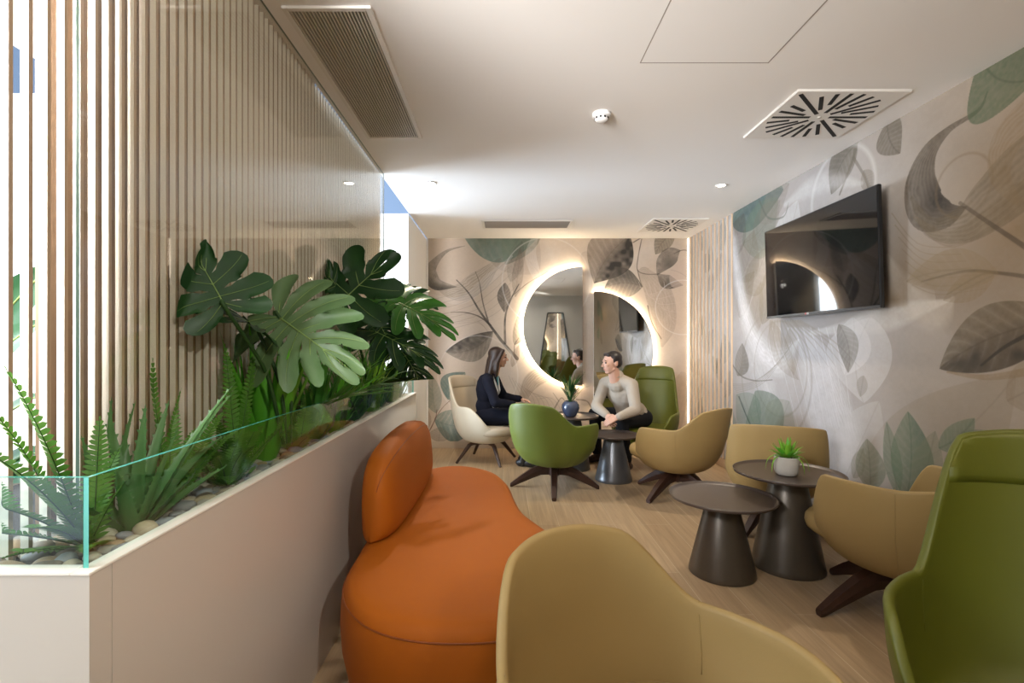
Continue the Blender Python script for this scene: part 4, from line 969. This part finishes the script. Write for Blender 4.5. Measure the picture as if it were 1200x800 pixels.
# ---- paddle-leaved plant behind the slats
pb = Vector((-1.36, 1.36, GZ)); t = thing('paddle_leaf_plant', 'large plant with broad glossy leaves behind the slats at the left edge', 'plant', pb)
def paddle(j, tip, nrm, w, stalk):
    j, tip = Vector(j), Vector(tip); x = (tip - j).normalized(); L = (tip - j).length; y = Vector(nrm).cross(x).normalized(); z = x.cross(y); V, Fc = [], []
    for i in range(15):
        s = i / 14; ww = w * math.sin(PI * (.04 + .95 * s) ** .8) ** .75
        for k in range(5):
            q = k / 2 - 1; V.append(j + x * L * s + y * ww * q + z * (abs(q) * .25 * ww - .18 * L * s * s) - pb)
    for i in range(14):
        for k in range(4): a = i * 5 + k; Fc.append((a, a + 1, a + 6, a + 5))
    V = [Vector((min(v.x, -.975 - pb.x), v.y, v.z)) for v in V]
    o = obj('leaf', (V, Fc), M['paddle'], t, fix=False); obj('midrib', tube([V[i * 5 + 2] for i in range(15)], .003, 5), M['rib'], o)
    pts = spline([pb, pb + (j - pb) * .5 + Vector((-.03, 0, .06)), j, j + x * .03], 6, False); obj('stalk', tube([Vector((min(p.x, -.98), p.y, p.z)) - pb for p in pts], .007, 7), M['stem'], t)
paddle(P(-20, 400, 1.42), P(46, 308, 1.38), (.4, -.9, .2), .055, 0); paddle(P(-30, 440, 1.40), P(30, 372, 1.36), (.3, -.8, .5), .05, 0)
paddle(P(-15, 505, 1.40), P(32, 452, 1.34), (.2, -.5, .8), .045, 0); paddle(P(62, 535, 1.36), P(80, 448, 1.36), (.2, -1, .1), .05, 0)
paddle(P(-40, 380, 1.45), P(12, 330, 1.42), (.5, -.8, .1), .06, 0); paddle(P(20, 560, 1.36), P(66, 545, 1.30), (.1, -.5, .85), .045, 0); paddle(P(-10, 555, 1.40), P(36, 520, 1.34), (.1, -.6, .8), .045, 0)

# ------------------------------------------------------------------ pebbles
def pebble_mesh(k, m):
    r = random.Random(100 + k); v, f = ell((0, 0, 0), (1, r.uniform(.68, .85), r.uniform(.48, .62)), None, 12, 8, .9)
    ph = [r.uniform(0, 6) for _ in range(4)]
    V = [Vector((p.x * (1 + .10 * math.sin(2 * p.y + ph[0])), p.y * (1 + .12 * math.sin(2 * p.x + ph[1])), p.z * (1 + .12 * math.sin(2.3 * p.x + ph[2])))) for p in v]
    me = bpy.data.meshes.new('river_pebble'); me.from_pydata([tuple(p) for p in V], [], f); me.materials.append(m); me.polygons.foreach_set('use_smooth', [True] * len(me.polygons)); return me
PEB = [pebble_mesh(k, M['stone%d' % (k % 7)]) for k in range(21)]
first = {}
spots = []
def try_spot(x, y, r):
    for a, b, c in spots:
        if abs(a - x) < .09 and abs(b - y) < .09 and (a - x) ** 2 + (b - y) ** 2 < ((c + r) * .80) ** 2: return False
    spots.append((x, y, r)); return True
n = 0; tries = 0
while n < 300 and tries < 30000:
    tries += 1; r = rp.uniform(.0150, .0285)
    if tries < 9000 or rp.random() < .5:
        y = .935 + 1.25 * rp.random() ** 1.25; x = rp.uniform(-.905, -.783) if y > 1.10 or rp.random() < .4 else rp.uniform(-1.30, -.78)
    else: y = rp.uniform(.935, 2.3); x = rp.uniform(-.905, -.783)
    if x < -.92 and y > 1.2: continue
    if not try_spot(x, y, r): continue
    k = rp.randrange(21); h = r * .50
    o = bpy.data.objects.new('river_pebble', PEB[k]); C.objects.link(o)
    o.location = (x, y, GZ + h + .001 + rp.uniform(0, .003)); o.scale = (r * 1.12, r * 1.12, r * rp.uniform(.85, 1.05)); o.rotation_euler = (rp.uniform(-.2, .2), rp.uniform(-.2, .2), rp.uniform(0, 6.3))
    tag(o, 'rounded river pebble in the stone bed along the planter rail', 'pebble', 'river pebbles in the planter'); n += 1
rest = []
tries = 0
while len(rest) < 420 and tries < 40000:
    tries += 1; r = rp.uniform(.015, .027); y = rp.uniform(.935, 4.15); x = rp.uniform(-.915, -.78)
    if not try_spot(x, y, r): continue
    me = PEB[rp.randrange(21)]; R = Euler((rp.uniform(-.2, .2), 0, rp.uniform(0, 6.3))).to_matrix()
    rest.append(([R @ (v.co * r * 1.1) + Vector((x, y, GZ + r * .5)) for v in me.vertices], [tuple(p.vertices) for p in me.polygons]))
o = obj('gravel', join(*rest), M['stone1'], None, True, False); o['kind'] = 'stuff'; o['label'] = 'river stones covering the far soil of the planter'; o['category'] = 'gravel'
# ================================================================== PEOPLE
def V3(*a): return Vector(a)
def head_shapes(c, fwd, tilt=0., fem=False, k=1.):
    R = frame_rot(fwd, (0, 0, 1)) @ Matrix.Rotation(tilt, 3, 'Y')       # local x = face direction, y = left, z = up
    def T(x, y, z): return c + R @ (Vector((x, y, z)) * k)
    w = .93 if fem else 1.
    S = [ell(T(-.012, 0, .035), (.095 * k, .075 * w * k, .085 * k), R, 20, 14), ell(T(.028, 0, -.012), (.064 * k, .060 * w * k, .088 * k), R, 18, 12),
         cap(T(.045, 0, -.070), .028 * w * k, T(.058, 0, -.082), .020 * w * k),                                   # chin
         cap(T(.0, .043, -.050), .022 * w * k, T(.050, .014, -.082), .017 * k), cap(T(.0, -.043, -.050), .022 * w * k, T(.050, -.014, -.082), .017 * k),   # jaw
         cap(T(.082, 0, .020), .0085 * k, T(.108, 0, -.018), .0115 * k), ell(T(.096, 0, -.020), (.014 * k, .017 * k, .010 * k), R),               # nose
         cap(T(.080, .030, .034), .010 * k, T(.086, .008, .032), .009 * k), cap(T(.080, -.030, .034), .010 * k, T(.086, -.008, .032), .009 * k),    # brow
         ell(T(.066, .034, -.012), (.022 * k, .020 * k, .020 * k), R), ell(T(.066, -.034, -.012), (.022 * k, .020 * k, .020 * k), R),               # cheeks
         cap(T(.083, .014, -.047), .0065 * k, T(.083, -.014, -.047), .0065 * k), cap(T(.081, .012, -.058), .0075 * k, T(.081, -.012, -.058), .0075 * k),   # lips
         ell(T(-.012, .074 * w, .0), (.020 * k, .008 * k, .030 * k), R), ell(T(-.012, -.074 * w, .0), (.020 * k, .008 * k, .030 * k), R)]            # ears
    return S, T, R
def face_bits(T, R, root, k=1., fem=False):
    for sg in (1, -1):
        e = obj('eye', ell(T(.0795, sg * .029, .014), (.0085 * k, .0125 * k, .0075 * k), R, 12, 8), M['eye'], root)
        obj('eyebrow', tube([T(.083, sg * .044, .036), T(.090, sg * .028, .043), T(.090, sg * .012, .039)], [.0025, .0038, .003], 6), M['hair'] if not fem else M['hair_f'], root)
    obj('lips', join(cap(T(.0872, .018, -.048), .0032 * k, T(.0872, -.018, -.048), .0032 * k, 8), cap(T(.0865, .014, -.056), .0042 * k, T(.0865, -.014, -.056), .0042 * k, 8)), M['lip'], root)
def hand_shapes(wr, d, up, side, curl=.6, k=1.):
    # wr wrist, d direction of the fingers, up back of the hand, side = towards the thumb
    wr, d = Vector(wr), Vector(d).normalized(); up = Vector(up); s = up.cross(d).normalized() * (1 if side > 0 else -1); up = (d.cross(s) * (1 if side > 0 else -1)).normalized()
    S = [cap(wr - d * .03, .024 * k, wr + d * .02, .022 * k)]
    for q, L in ((.028, .072), (.009, .080), (-.010, .074), (-.027, .058)):
        kn = wr + d * .088 * k + s * q * k; S.append(cap(wr + d * .015 + s * q * .6 * k, .0155 * k, kn, .0115 * k, 10))
        a = d; p = kn; r = .0095
        for i, f in enumerate((.46, .32, .26)):
            a = (a * math.cos(curl) - up * math.sin(curl)).normalized(); n = p + a * L * f * k; S.append(cap(p, r * k, n, (r - .0010) * k, 8)); p = n; r -= .001
    t0 = wr + d * .028 + s * .022 * k; t1 = t0 + (d * .55 + s * .75 - up * .25).normalized() * .036 * k; t2 = t1 + (d * .85 + s * .25 - up * .45).normalized() * .030 * k; t3 = t2 + (d * .9 - up * .5).normalized() * .024 * k
    S += [cap(t0, .0150 * k, t1, .0125 * k, 8), cap(t1, .0118 * k, t2, .0105 * k, 8), cap(t2, .0102 * k, t3, .0088 * k, 8)]
    return S
def chain(pts, rs, seg=14):
    return [cap(pts[i], rs[i], pts[i + 1], rs[i + 1], seg) for i in range(len(pts) - 1)]
def shoe_shapes(ankle, d):
    a = Vector(ankle); d = Vector(d).normalized(); s = Vector((-d.y, d.x, 0)); R = frame_rot(d)
    return [cap(a + V3(0, 0, .03), .046, V3(a.x, a.y, .045) - d * .01, .046), ell(V3(a.x, a.y, .040) - d * .035, (.055, .040, .040), R), ell(V3(a.x, a.y, .042) + d * .07, (.10, .046, .042), R), ell(V3(a.x, a.y, .032) + d * .145, (.065, .042, .032), R)]

# ---- the man in the beige sweater
md = V3(math.cos(math.radians(-140)), math.sin(math.radians(-140)), 0); ml = V3(-md.y, md.x, 0)
root = thing('person', 'man with short dark hair in a beige sweater sitting forward with his hands clasped', 'person', (1.45, 5.25, 0)); o0 = Vector(root.location)
pel = V3(1.41, 5.36, .515); sh = V3(1.178, 5.125, .915)
hipL, hipR = pel + ml * .09, pel - ml * .09
shL, shR = V3(1.288, 5.010, .890), V3(1.067, 5.245, .890)
elL, elR = V3(1.300, 4.905, .655), V3(.960, 5.165, .655); wrL, wrR = V3(1.110, 4.850, .590), V3(1.035, 4.980, .590)
knL, knR = V3(1.190, 5.035, .520), V3(1.010, 5.53, .530); anL, anR = V3(1.265, 5.13, .09), V3(1.035, 5.53, .09)
neck0, headc = V3(1.158, 5.11, .955), V3(1.098, 5.058, 1.102)
hf = V3(math.cos(math.radians(-166)), math.sin(math.radians(-166)), -.06)
hs, T, R = head_shapes(headc, hf)
skin = hs + chain([neck0 - V3(0, 0, .06), headc + V3(.012, .008, -.06)], [.066, .056])
skin += chain([shL, elL, wrL], [.045, .040, .028]) + chain([shR, elR, wrR], [.045, .040, .028])
skin += hand_shapes(wrL, V3(-.80, .05, -.38), V3(-.35, -.75, .55), -1, .42) + hand_shapes(wrR, V3(.10, -.85, -.45), V3(-.75, -.25, .55), 1, .42)
chest = V3(1.225, 5.175, .79); belly = V3(1.335, 5.285, .60)
skin += chain([pel, belly, chest, sh], [.11, .115, .12, .07]) + chain([hipL, knL, anL], [.07, .052, .036]) + chain([hipR, knR, anR], [.07, .052, .036])
def loc(shapes): return [move(s, -o0) for s in shapes]
body = blob('body', loc(skin), M['skin'], root, .0042, 3)
tor = frame_rot(md, (sh - pel).normalized())
swt = chain([pel + V3(0, 0, .04), belly, chest], [.135, .135, .125], 20) + [ell(chest + V3(-.005, 0, .02), (.110, .168, .165), tor), ell(belly, (.115, .165, .13), tor), ell(pel + V3(-.02, -.01, .065), (.125, .172, .075), tor)]
swt += [cap(sh + V3(0, 0, .02), .070, shL, .064), cap(sh + V3(0, 0, .02), .070, shR, .064)] + chain([sh + V3(0, 0, -.02), sh + V3(-.014, -.012, .055)], [.105, .071]) + chain([shL, elL, wrL + V3(.02, .0, .006)], [.064, .056, .041]) + chain([shR, elR, wrR + V3(-.008, .02, .006)], [.064, .056, .041])
swt += [cap(wrL + V3(.035, .003, .012), .042, wrL + V3(.012, 0, .004), .038), cap(wrR + V3(-.012, .035, .012), .042, wrR + V3(-.002, .012, .004), .038)]
obj_s = blob('sweater', loc(swt), M['sweater'], root, .006, 5)
# folds: a few soft ridges
rng = random.Random(2)
bm = bmesh.new(); bm.from_mesh(obj_s.data); bm.normal_update()
for v in bm.verts:
    p = v.co; v.co += v.normal * (.0007 * math.sin(p.z * 40 + p.x * 55 - p.y * 45) * math.sin(p.x * 24 + p.y * 33 + p.z * 17))
bm.to_mesh(obj_s.data); bm.free()
collar = [neck0 + V3(-.012, -.010, .022) + (md * math.cos(a) + ml * math.sin(a)) * .064 + V3(0, 0, -.022 * math.cos(a)) for a in [2 * PI * k / 24 for k in range(25)]]
obj('collar', tube([p - o0 for p in collar], .0075, 8), M['sweater'], root)
trs = chain([hipL + V3(.02, .02, 0), knL, anL + V3(0, 0, .03)], [.100, .070, .054], 18) + chain([hipR + V3(.02, .02, 0), knR, anR + V3(0, 0, .03)], [.100, .070, .054], 18) + [ell(pel + V3(0, 0, .0), (.13, .17, .10), frame_rot(md))]
blob('trousers', loc(trs), M['trousers'], root, .007, 4)
for a, d in ((anL, V3(-.75, -.65, 0)), (anR, V3(-.85, -.50, 0))): blob('shoe', loc(shoe_shapes(a, d)), M['shoe_brown'], root, .006, 3)
hair = [ell(T(-.024, 0, .056), (.088, .080, .074), R, 20, 14), ell(T(-.048, 0, .012), (.064, .074, .066), R, 18, 12), cap(T(.046, .034, .094), .023, T(.046, -.034, .094), .023), ell(T(-.006, .067, .034), (.026, .012, .034), R), ell(T(-.006, -.067, .034), (.026, .012, .034), R)]
blob('hair', loc(hair), M['hair'], root, .005, 2)
face_bits(lambda x, y, z: T(x, y, z) - o0, R, root)

# ---- the woman in the navy jacket
wd = V3(math.cos(math.radians(-12)), math.sin(math.radians(-12)), 0); wl = V3(-wd.y, wd.x, 0)
root = thing('person', 'woman with long dark hair in a navy jacket sitting in the cream chair', 'person', (-.15, 5.52, 0)); o0 = Vector(root.location)
pel = V3(-.185, 5.50, .515); chest = V3(-.165, 5.485, .80); sh = V3(-.135, 5.475, .93); neck0 = V3(-.120, 5.47, .97); headc = V3(-.055, 5.465, 1.145)
shL, shR = sh + wl * .155 + V3(0, 0, -.02), sh - wl * .155 + V3(0, 0, -.02)
elR, wrR = V3(-.085, 5.245, .685), V3(.115, 5.275, .665); elL, wrL = V3(.00, 5.635, .705), V3(.19, 5.56, .69)
hipL, hipR = pel + wl * .085, pel - wl * .085; knR, knL = V3(.235, 5.325, .520), V3(.255, 5.47, .52); anR, anL = V3(.215, 5.305, .09), V3(.245, 5.475, .09)
hf = V3(math.cos(math.radians(-4)), math.sin(math.radians(-4)), -.03)
hs, T, R = head_shapes(headc, hf, 0, True, .96)
skin = hs + chain([neck0 - V3(0, 0, .06), headc + V3(-.012, 0, -.06)], [.054, .047])
skin += chain([shL, elL, wrL], [.038, .034, .024]) + chain([shR, elR, wrR], [.038, .034, .024]) + hand_shapes(wrR, V3(.95, .12, -.18), V3(.1, 0, 1), 1, .30, .88) + hand_shapes(wrL, V3(.9, -.30, -.22), V3(.1, 0, 1), -1, .30, .88)
skin += chain([pel, chest, sh], [.10, .10, .06]) + chain([hipL, knL], [.06, .045]) + chain([hipR, knR], [.06, .045])
blob('body', loc(skin), M['skin_f'], root, .0042, 3)
tor = frame_rot(wd)
blo = [ell(chest + wd * .030 + V3(0, 0, .03), (.092, .105, .15), tor), cap(neck0 + wd * .012 + V3(0, 0, -.05), .058, chest + wd * .05, .085), ell(pel + wd * .03 + V3(0, 0, .12), (.10, .125, .12), tor)]
blob('blouse', loc(blo), M['blouse'], root, .006, 3)
blob('scarf', loc([cap(neck0 + wd * .045 - wl * .02 + V3(0, 0, .0), .020, chest + wd * .098 - wl * .022 + V3(0, 0, .055), .024), cap(neck0 + wd * .045 + wl * .02 + V3(0, 0, .0), .020, chest + wd * .098 + wl * .018 + V3(0, 0, .055), .024)]), M['scarf'], root, .005, 3)
jk = []
for sg in (1, -1):
    s_ = wl * sg
    jk += [ell(chest + s_ * .082 - wd * .018 + V3(0, 0, .0), (.098, .078, .16), tor), ell(pel + s_ * .070 + V3(0, 0, .11) - wd * .005, (.100, .078, .13), tor), ell(pel + s_ * .078 + V3(.03, 0, .03), (.125, .088, .085), tor), cap(sh + s_ * .05 - wd * .02, .062, sh + s_ * .15 + V3(0, 0, -.02), .060), cap(sh + s_ * .055 - wd * .01 + V3(0, 0, .022), .032, chest + s_ * .062 + wd * .085 + V3(0, 0, -.02), .026)]
jk += [ell(chest - wd * .05, (.085, .14, .17), tor), ell(pel - wd * .02 + V3(0, 0, .10), (.095, .125, .14), tor), cap(sh - wd * .045 + V3(0, 0, .018), .045, chest - wd * .04, .09)]
jk += chain([shL, elL, wrL - V3(.015, 0, 0)], [.060, .052, .038]) + chain([shR, elR, wrR - V3(.015, 0, 0)], [.062, .053, .038])
jo = blob('jacket', loc(jk), M['navy'], root, .006, 4)
bm = bmesh.new(); bm.from_mesh(jo.data); bm.normal_update()
for v in bm.verts:
    p = v.co; v.co += v.normal * (.0025 * math.sin(p.z * 58 + p.x * 40 - p.y * 22) * math.sin(p.x * 24 + p.y * 28 + p.z * 12))
bm.to_mesh(jo.data); bm.free()
blob('lapel', loc([cap(neck0 - wl * .050 + wd * .035 + V3(0, 0, -.005), .014, chest - wl * .030 + wd * .118 + V3(0, 0, -.01), .010), cap(neck0 + wl * .050 + wd * .035 + V3(0, 0, -.005), .014, chest + wl * .030 + wd * .118 + V3(0, 0, -.01), .010)]), M['navy'], root, .005, 2)
blob('skirt', loc(chain([hipL, hipL + (knL - hipL) * .72], [.105, .082], 18) + chain([hipR, hipR + (knR - hipR) * .72], [.105, .082], 18) + [ell(pel, (.13, .165, .095), tor)]), M['navy'], root, .007, 4)
blob('tights', loc(chain([hipL + (knL - hipL) * .5, knL, anL], [.066, .056, .040]) + chain([hipR + (knR - hipR) * .5, knR, anR], [.066, .056, .040])), M['tights'], root, .006, 3)
for a, d in ((anL, V3(.97, -.1, 0)), (anR, V3(.95, -.3, 0))): blob('ankle_boot', loc(shoe_shapes(a, d)), M['shoe'], root, .006, 3)
hair = [ell(T(-.026, 0, .050), (.094, .084, .080), R, 20, 14), ell(T(-.055, 0, -.015), (.066, .080, .10), R, 18, 12)]
for sg in (1, -1):
    hair += [ell(T(-.028, sg * .070, -.005), (.052, .022, .075), R), ell(T(-.034, sg * .074, -.09), (.045, .022, .08), R)]
    hair += chain([T(.048, sg * .050, .085), T(.028, sg * .076, .03), T(-.006, sg * .082, -.05), T(-.012, sg * .082, -.13), T(-.010, sg * .078, -.20)], [.022, .018, .026, .027, .014], 10)
hair += chain([T(-.07, 0, -.02), T(-.085, .0, -.12), T(-.105, 0, -.21), T(-.125, 0, -.28)], [.06, .062, .052, .028]) + chain([T(-.06, -.045, -.03), T(-.075, -.055, -.14), T(-.095, -.055, -.22), T(-.11, -.045, -.27)], [.045, .042, .034, .016]) + chain([T(-.06, .045, -.03), T(-.075, .055, -.14), T(-.095, .055, -.22), T(-.11, .045, -.27)], [.045, .042, .034, .016])
blob('hair', loc(hair), M['hair_f'], root, .005, 2)
face_bits(lambda x, y, z: T(x, y, z) - o0, R, root, .96, True)
# ================================================================== LIGHT AND CAMERA
def area(name, loc, target, sx, sy, power, col, spread=180):
    l = bpy.data.lights.new(name, 'AREA'); l.shape = 'RECTANGLE'; l.size = sx; l.size_y = sy; l.energy = power; l.color = col; l.spread = math.radians(spread)
    o = bpy.data.objects.new(name, l); C.objects.link(o); o.location = loc
    o.rotation_euler = (Vector(target) - Vector(loc)).to_track_quat('-Z', 'Y').to_euler(); return o
def spot(name, loc, power, col, ang=115, blend=.6, rad=.03):
    l = bpy.data.lights.new(name, 'SPOT'); l.energy = power; l.color = col; l.spot_size = math.radians(ang); l.spot_blend = blend; l.shadow_soft_size = rad
    o = bpy.data.objects.new(name, l); C.objects.link(o); o.location = loc; return o
WARM = (1, .83, .63)
for i, (x, y) in enumerate(SPOTS): spot('downlight_or_fill_beam', (x, y, CEIL - .02), (62, 54, 18, 18)[i], WARM)  # seen fittings, an assumed near one, and an added fill lamp without fitting
area('atrium_daylight', (-5.0, 4.75, 1.0), (1.0, 4.6, 1.3), 3.0, 1.8, 420, (.66, .81, 1.0))
area('atrium_daylight', (-4.2, .5, 2.6), (-2.6, 2.5, 1.2), 2.0, 2.0, 100, (.86, .93, 1.0), 90)
area('slat_fill', (-1.75, -.15, 2.45), (-.95, 2.3, 2.0), 1.0, .35, 48, (.96, .96, 1.0), 75)  # added narrow beam under the ceiling that brightens the slat faces
for x in (.55, 1.5): spot('downlight_or_fill_beam', (x, -.85, CEIL - .02), 12, (1, .90, .76), 150, 1, .10)  # added fill from behind the camera, no fittings there
area('ceiling_fill', (-1.5, -.3, 1.55), (.9, 2.6, 2.62), 1.0, .7, 16, (1, .97, .94), 64)  # unseen upward fill added to lift the ceiling; no window stands here
spot('downlight_or_fill_beam', (.35, -.4, CEIL - .02), 24, (1, .88, .72), 150, 1, .08)  # added fill for the slats and planter side, no fitting
o = spot('slat_fill_spot', (1.3, -1.0, CEIL - .05), 110, (1, .95, .87), 52, .5, .05); o.rotation_euler = (Vector((-.95, 1.75, 1.65)) - o.location).to_track_quat('-Z', 'Y').to_euler()  # unseen lamp added and aimed to brighten slats and plants; no track
w = bpy.data.worlds.new('world'); bpy.context.scene.world = w; w.use_nodes = True
w.node_tree.nodes['Background'].inputs[0].default_value = (.70, .84, 1.0, 1); w.node_tree.nodes['Background'].inputs[1].default_value = 1.7
cam = bpy.data.cameras.new('camera'); co = bpy.data.objects.new('camera', cam); C.objects.link(co)
co.location = (0, 0, EYE); co.rotation_euler = (PI / 2, 0, 0); cam.sensor_fit = 'HORIZONTAL'; cam.sensor_width = 36; cam.lens = 36 * F / 1200
cam.shift_x = (600 - VX) / 1200; cam.shift_y = (VY - 400) / 1200; cam.clip_start = .02
sc = bpy.context.scene; sc.camera = co
sc.view_settings.view_transform = 'Standard'; sc.view_settings.look = 'None'; sc.view_settings.gamma = 1; sc.view_settings.use_curve_mapping = False
sc.view_settings.exposure = 0.58
sc.cycles.use_denoising = True; sc.cycles.denoiser = 'OPENIMAGEDENOISE'
sc.cycles.max_bounces = 10; sc.cycles.diffuse_bounces = 5; sc.cycles.glossy_bounces = 6; sc.cycles.transparent_max_bounces = 16
sc.cycles.sample_clamp_indirect = 6
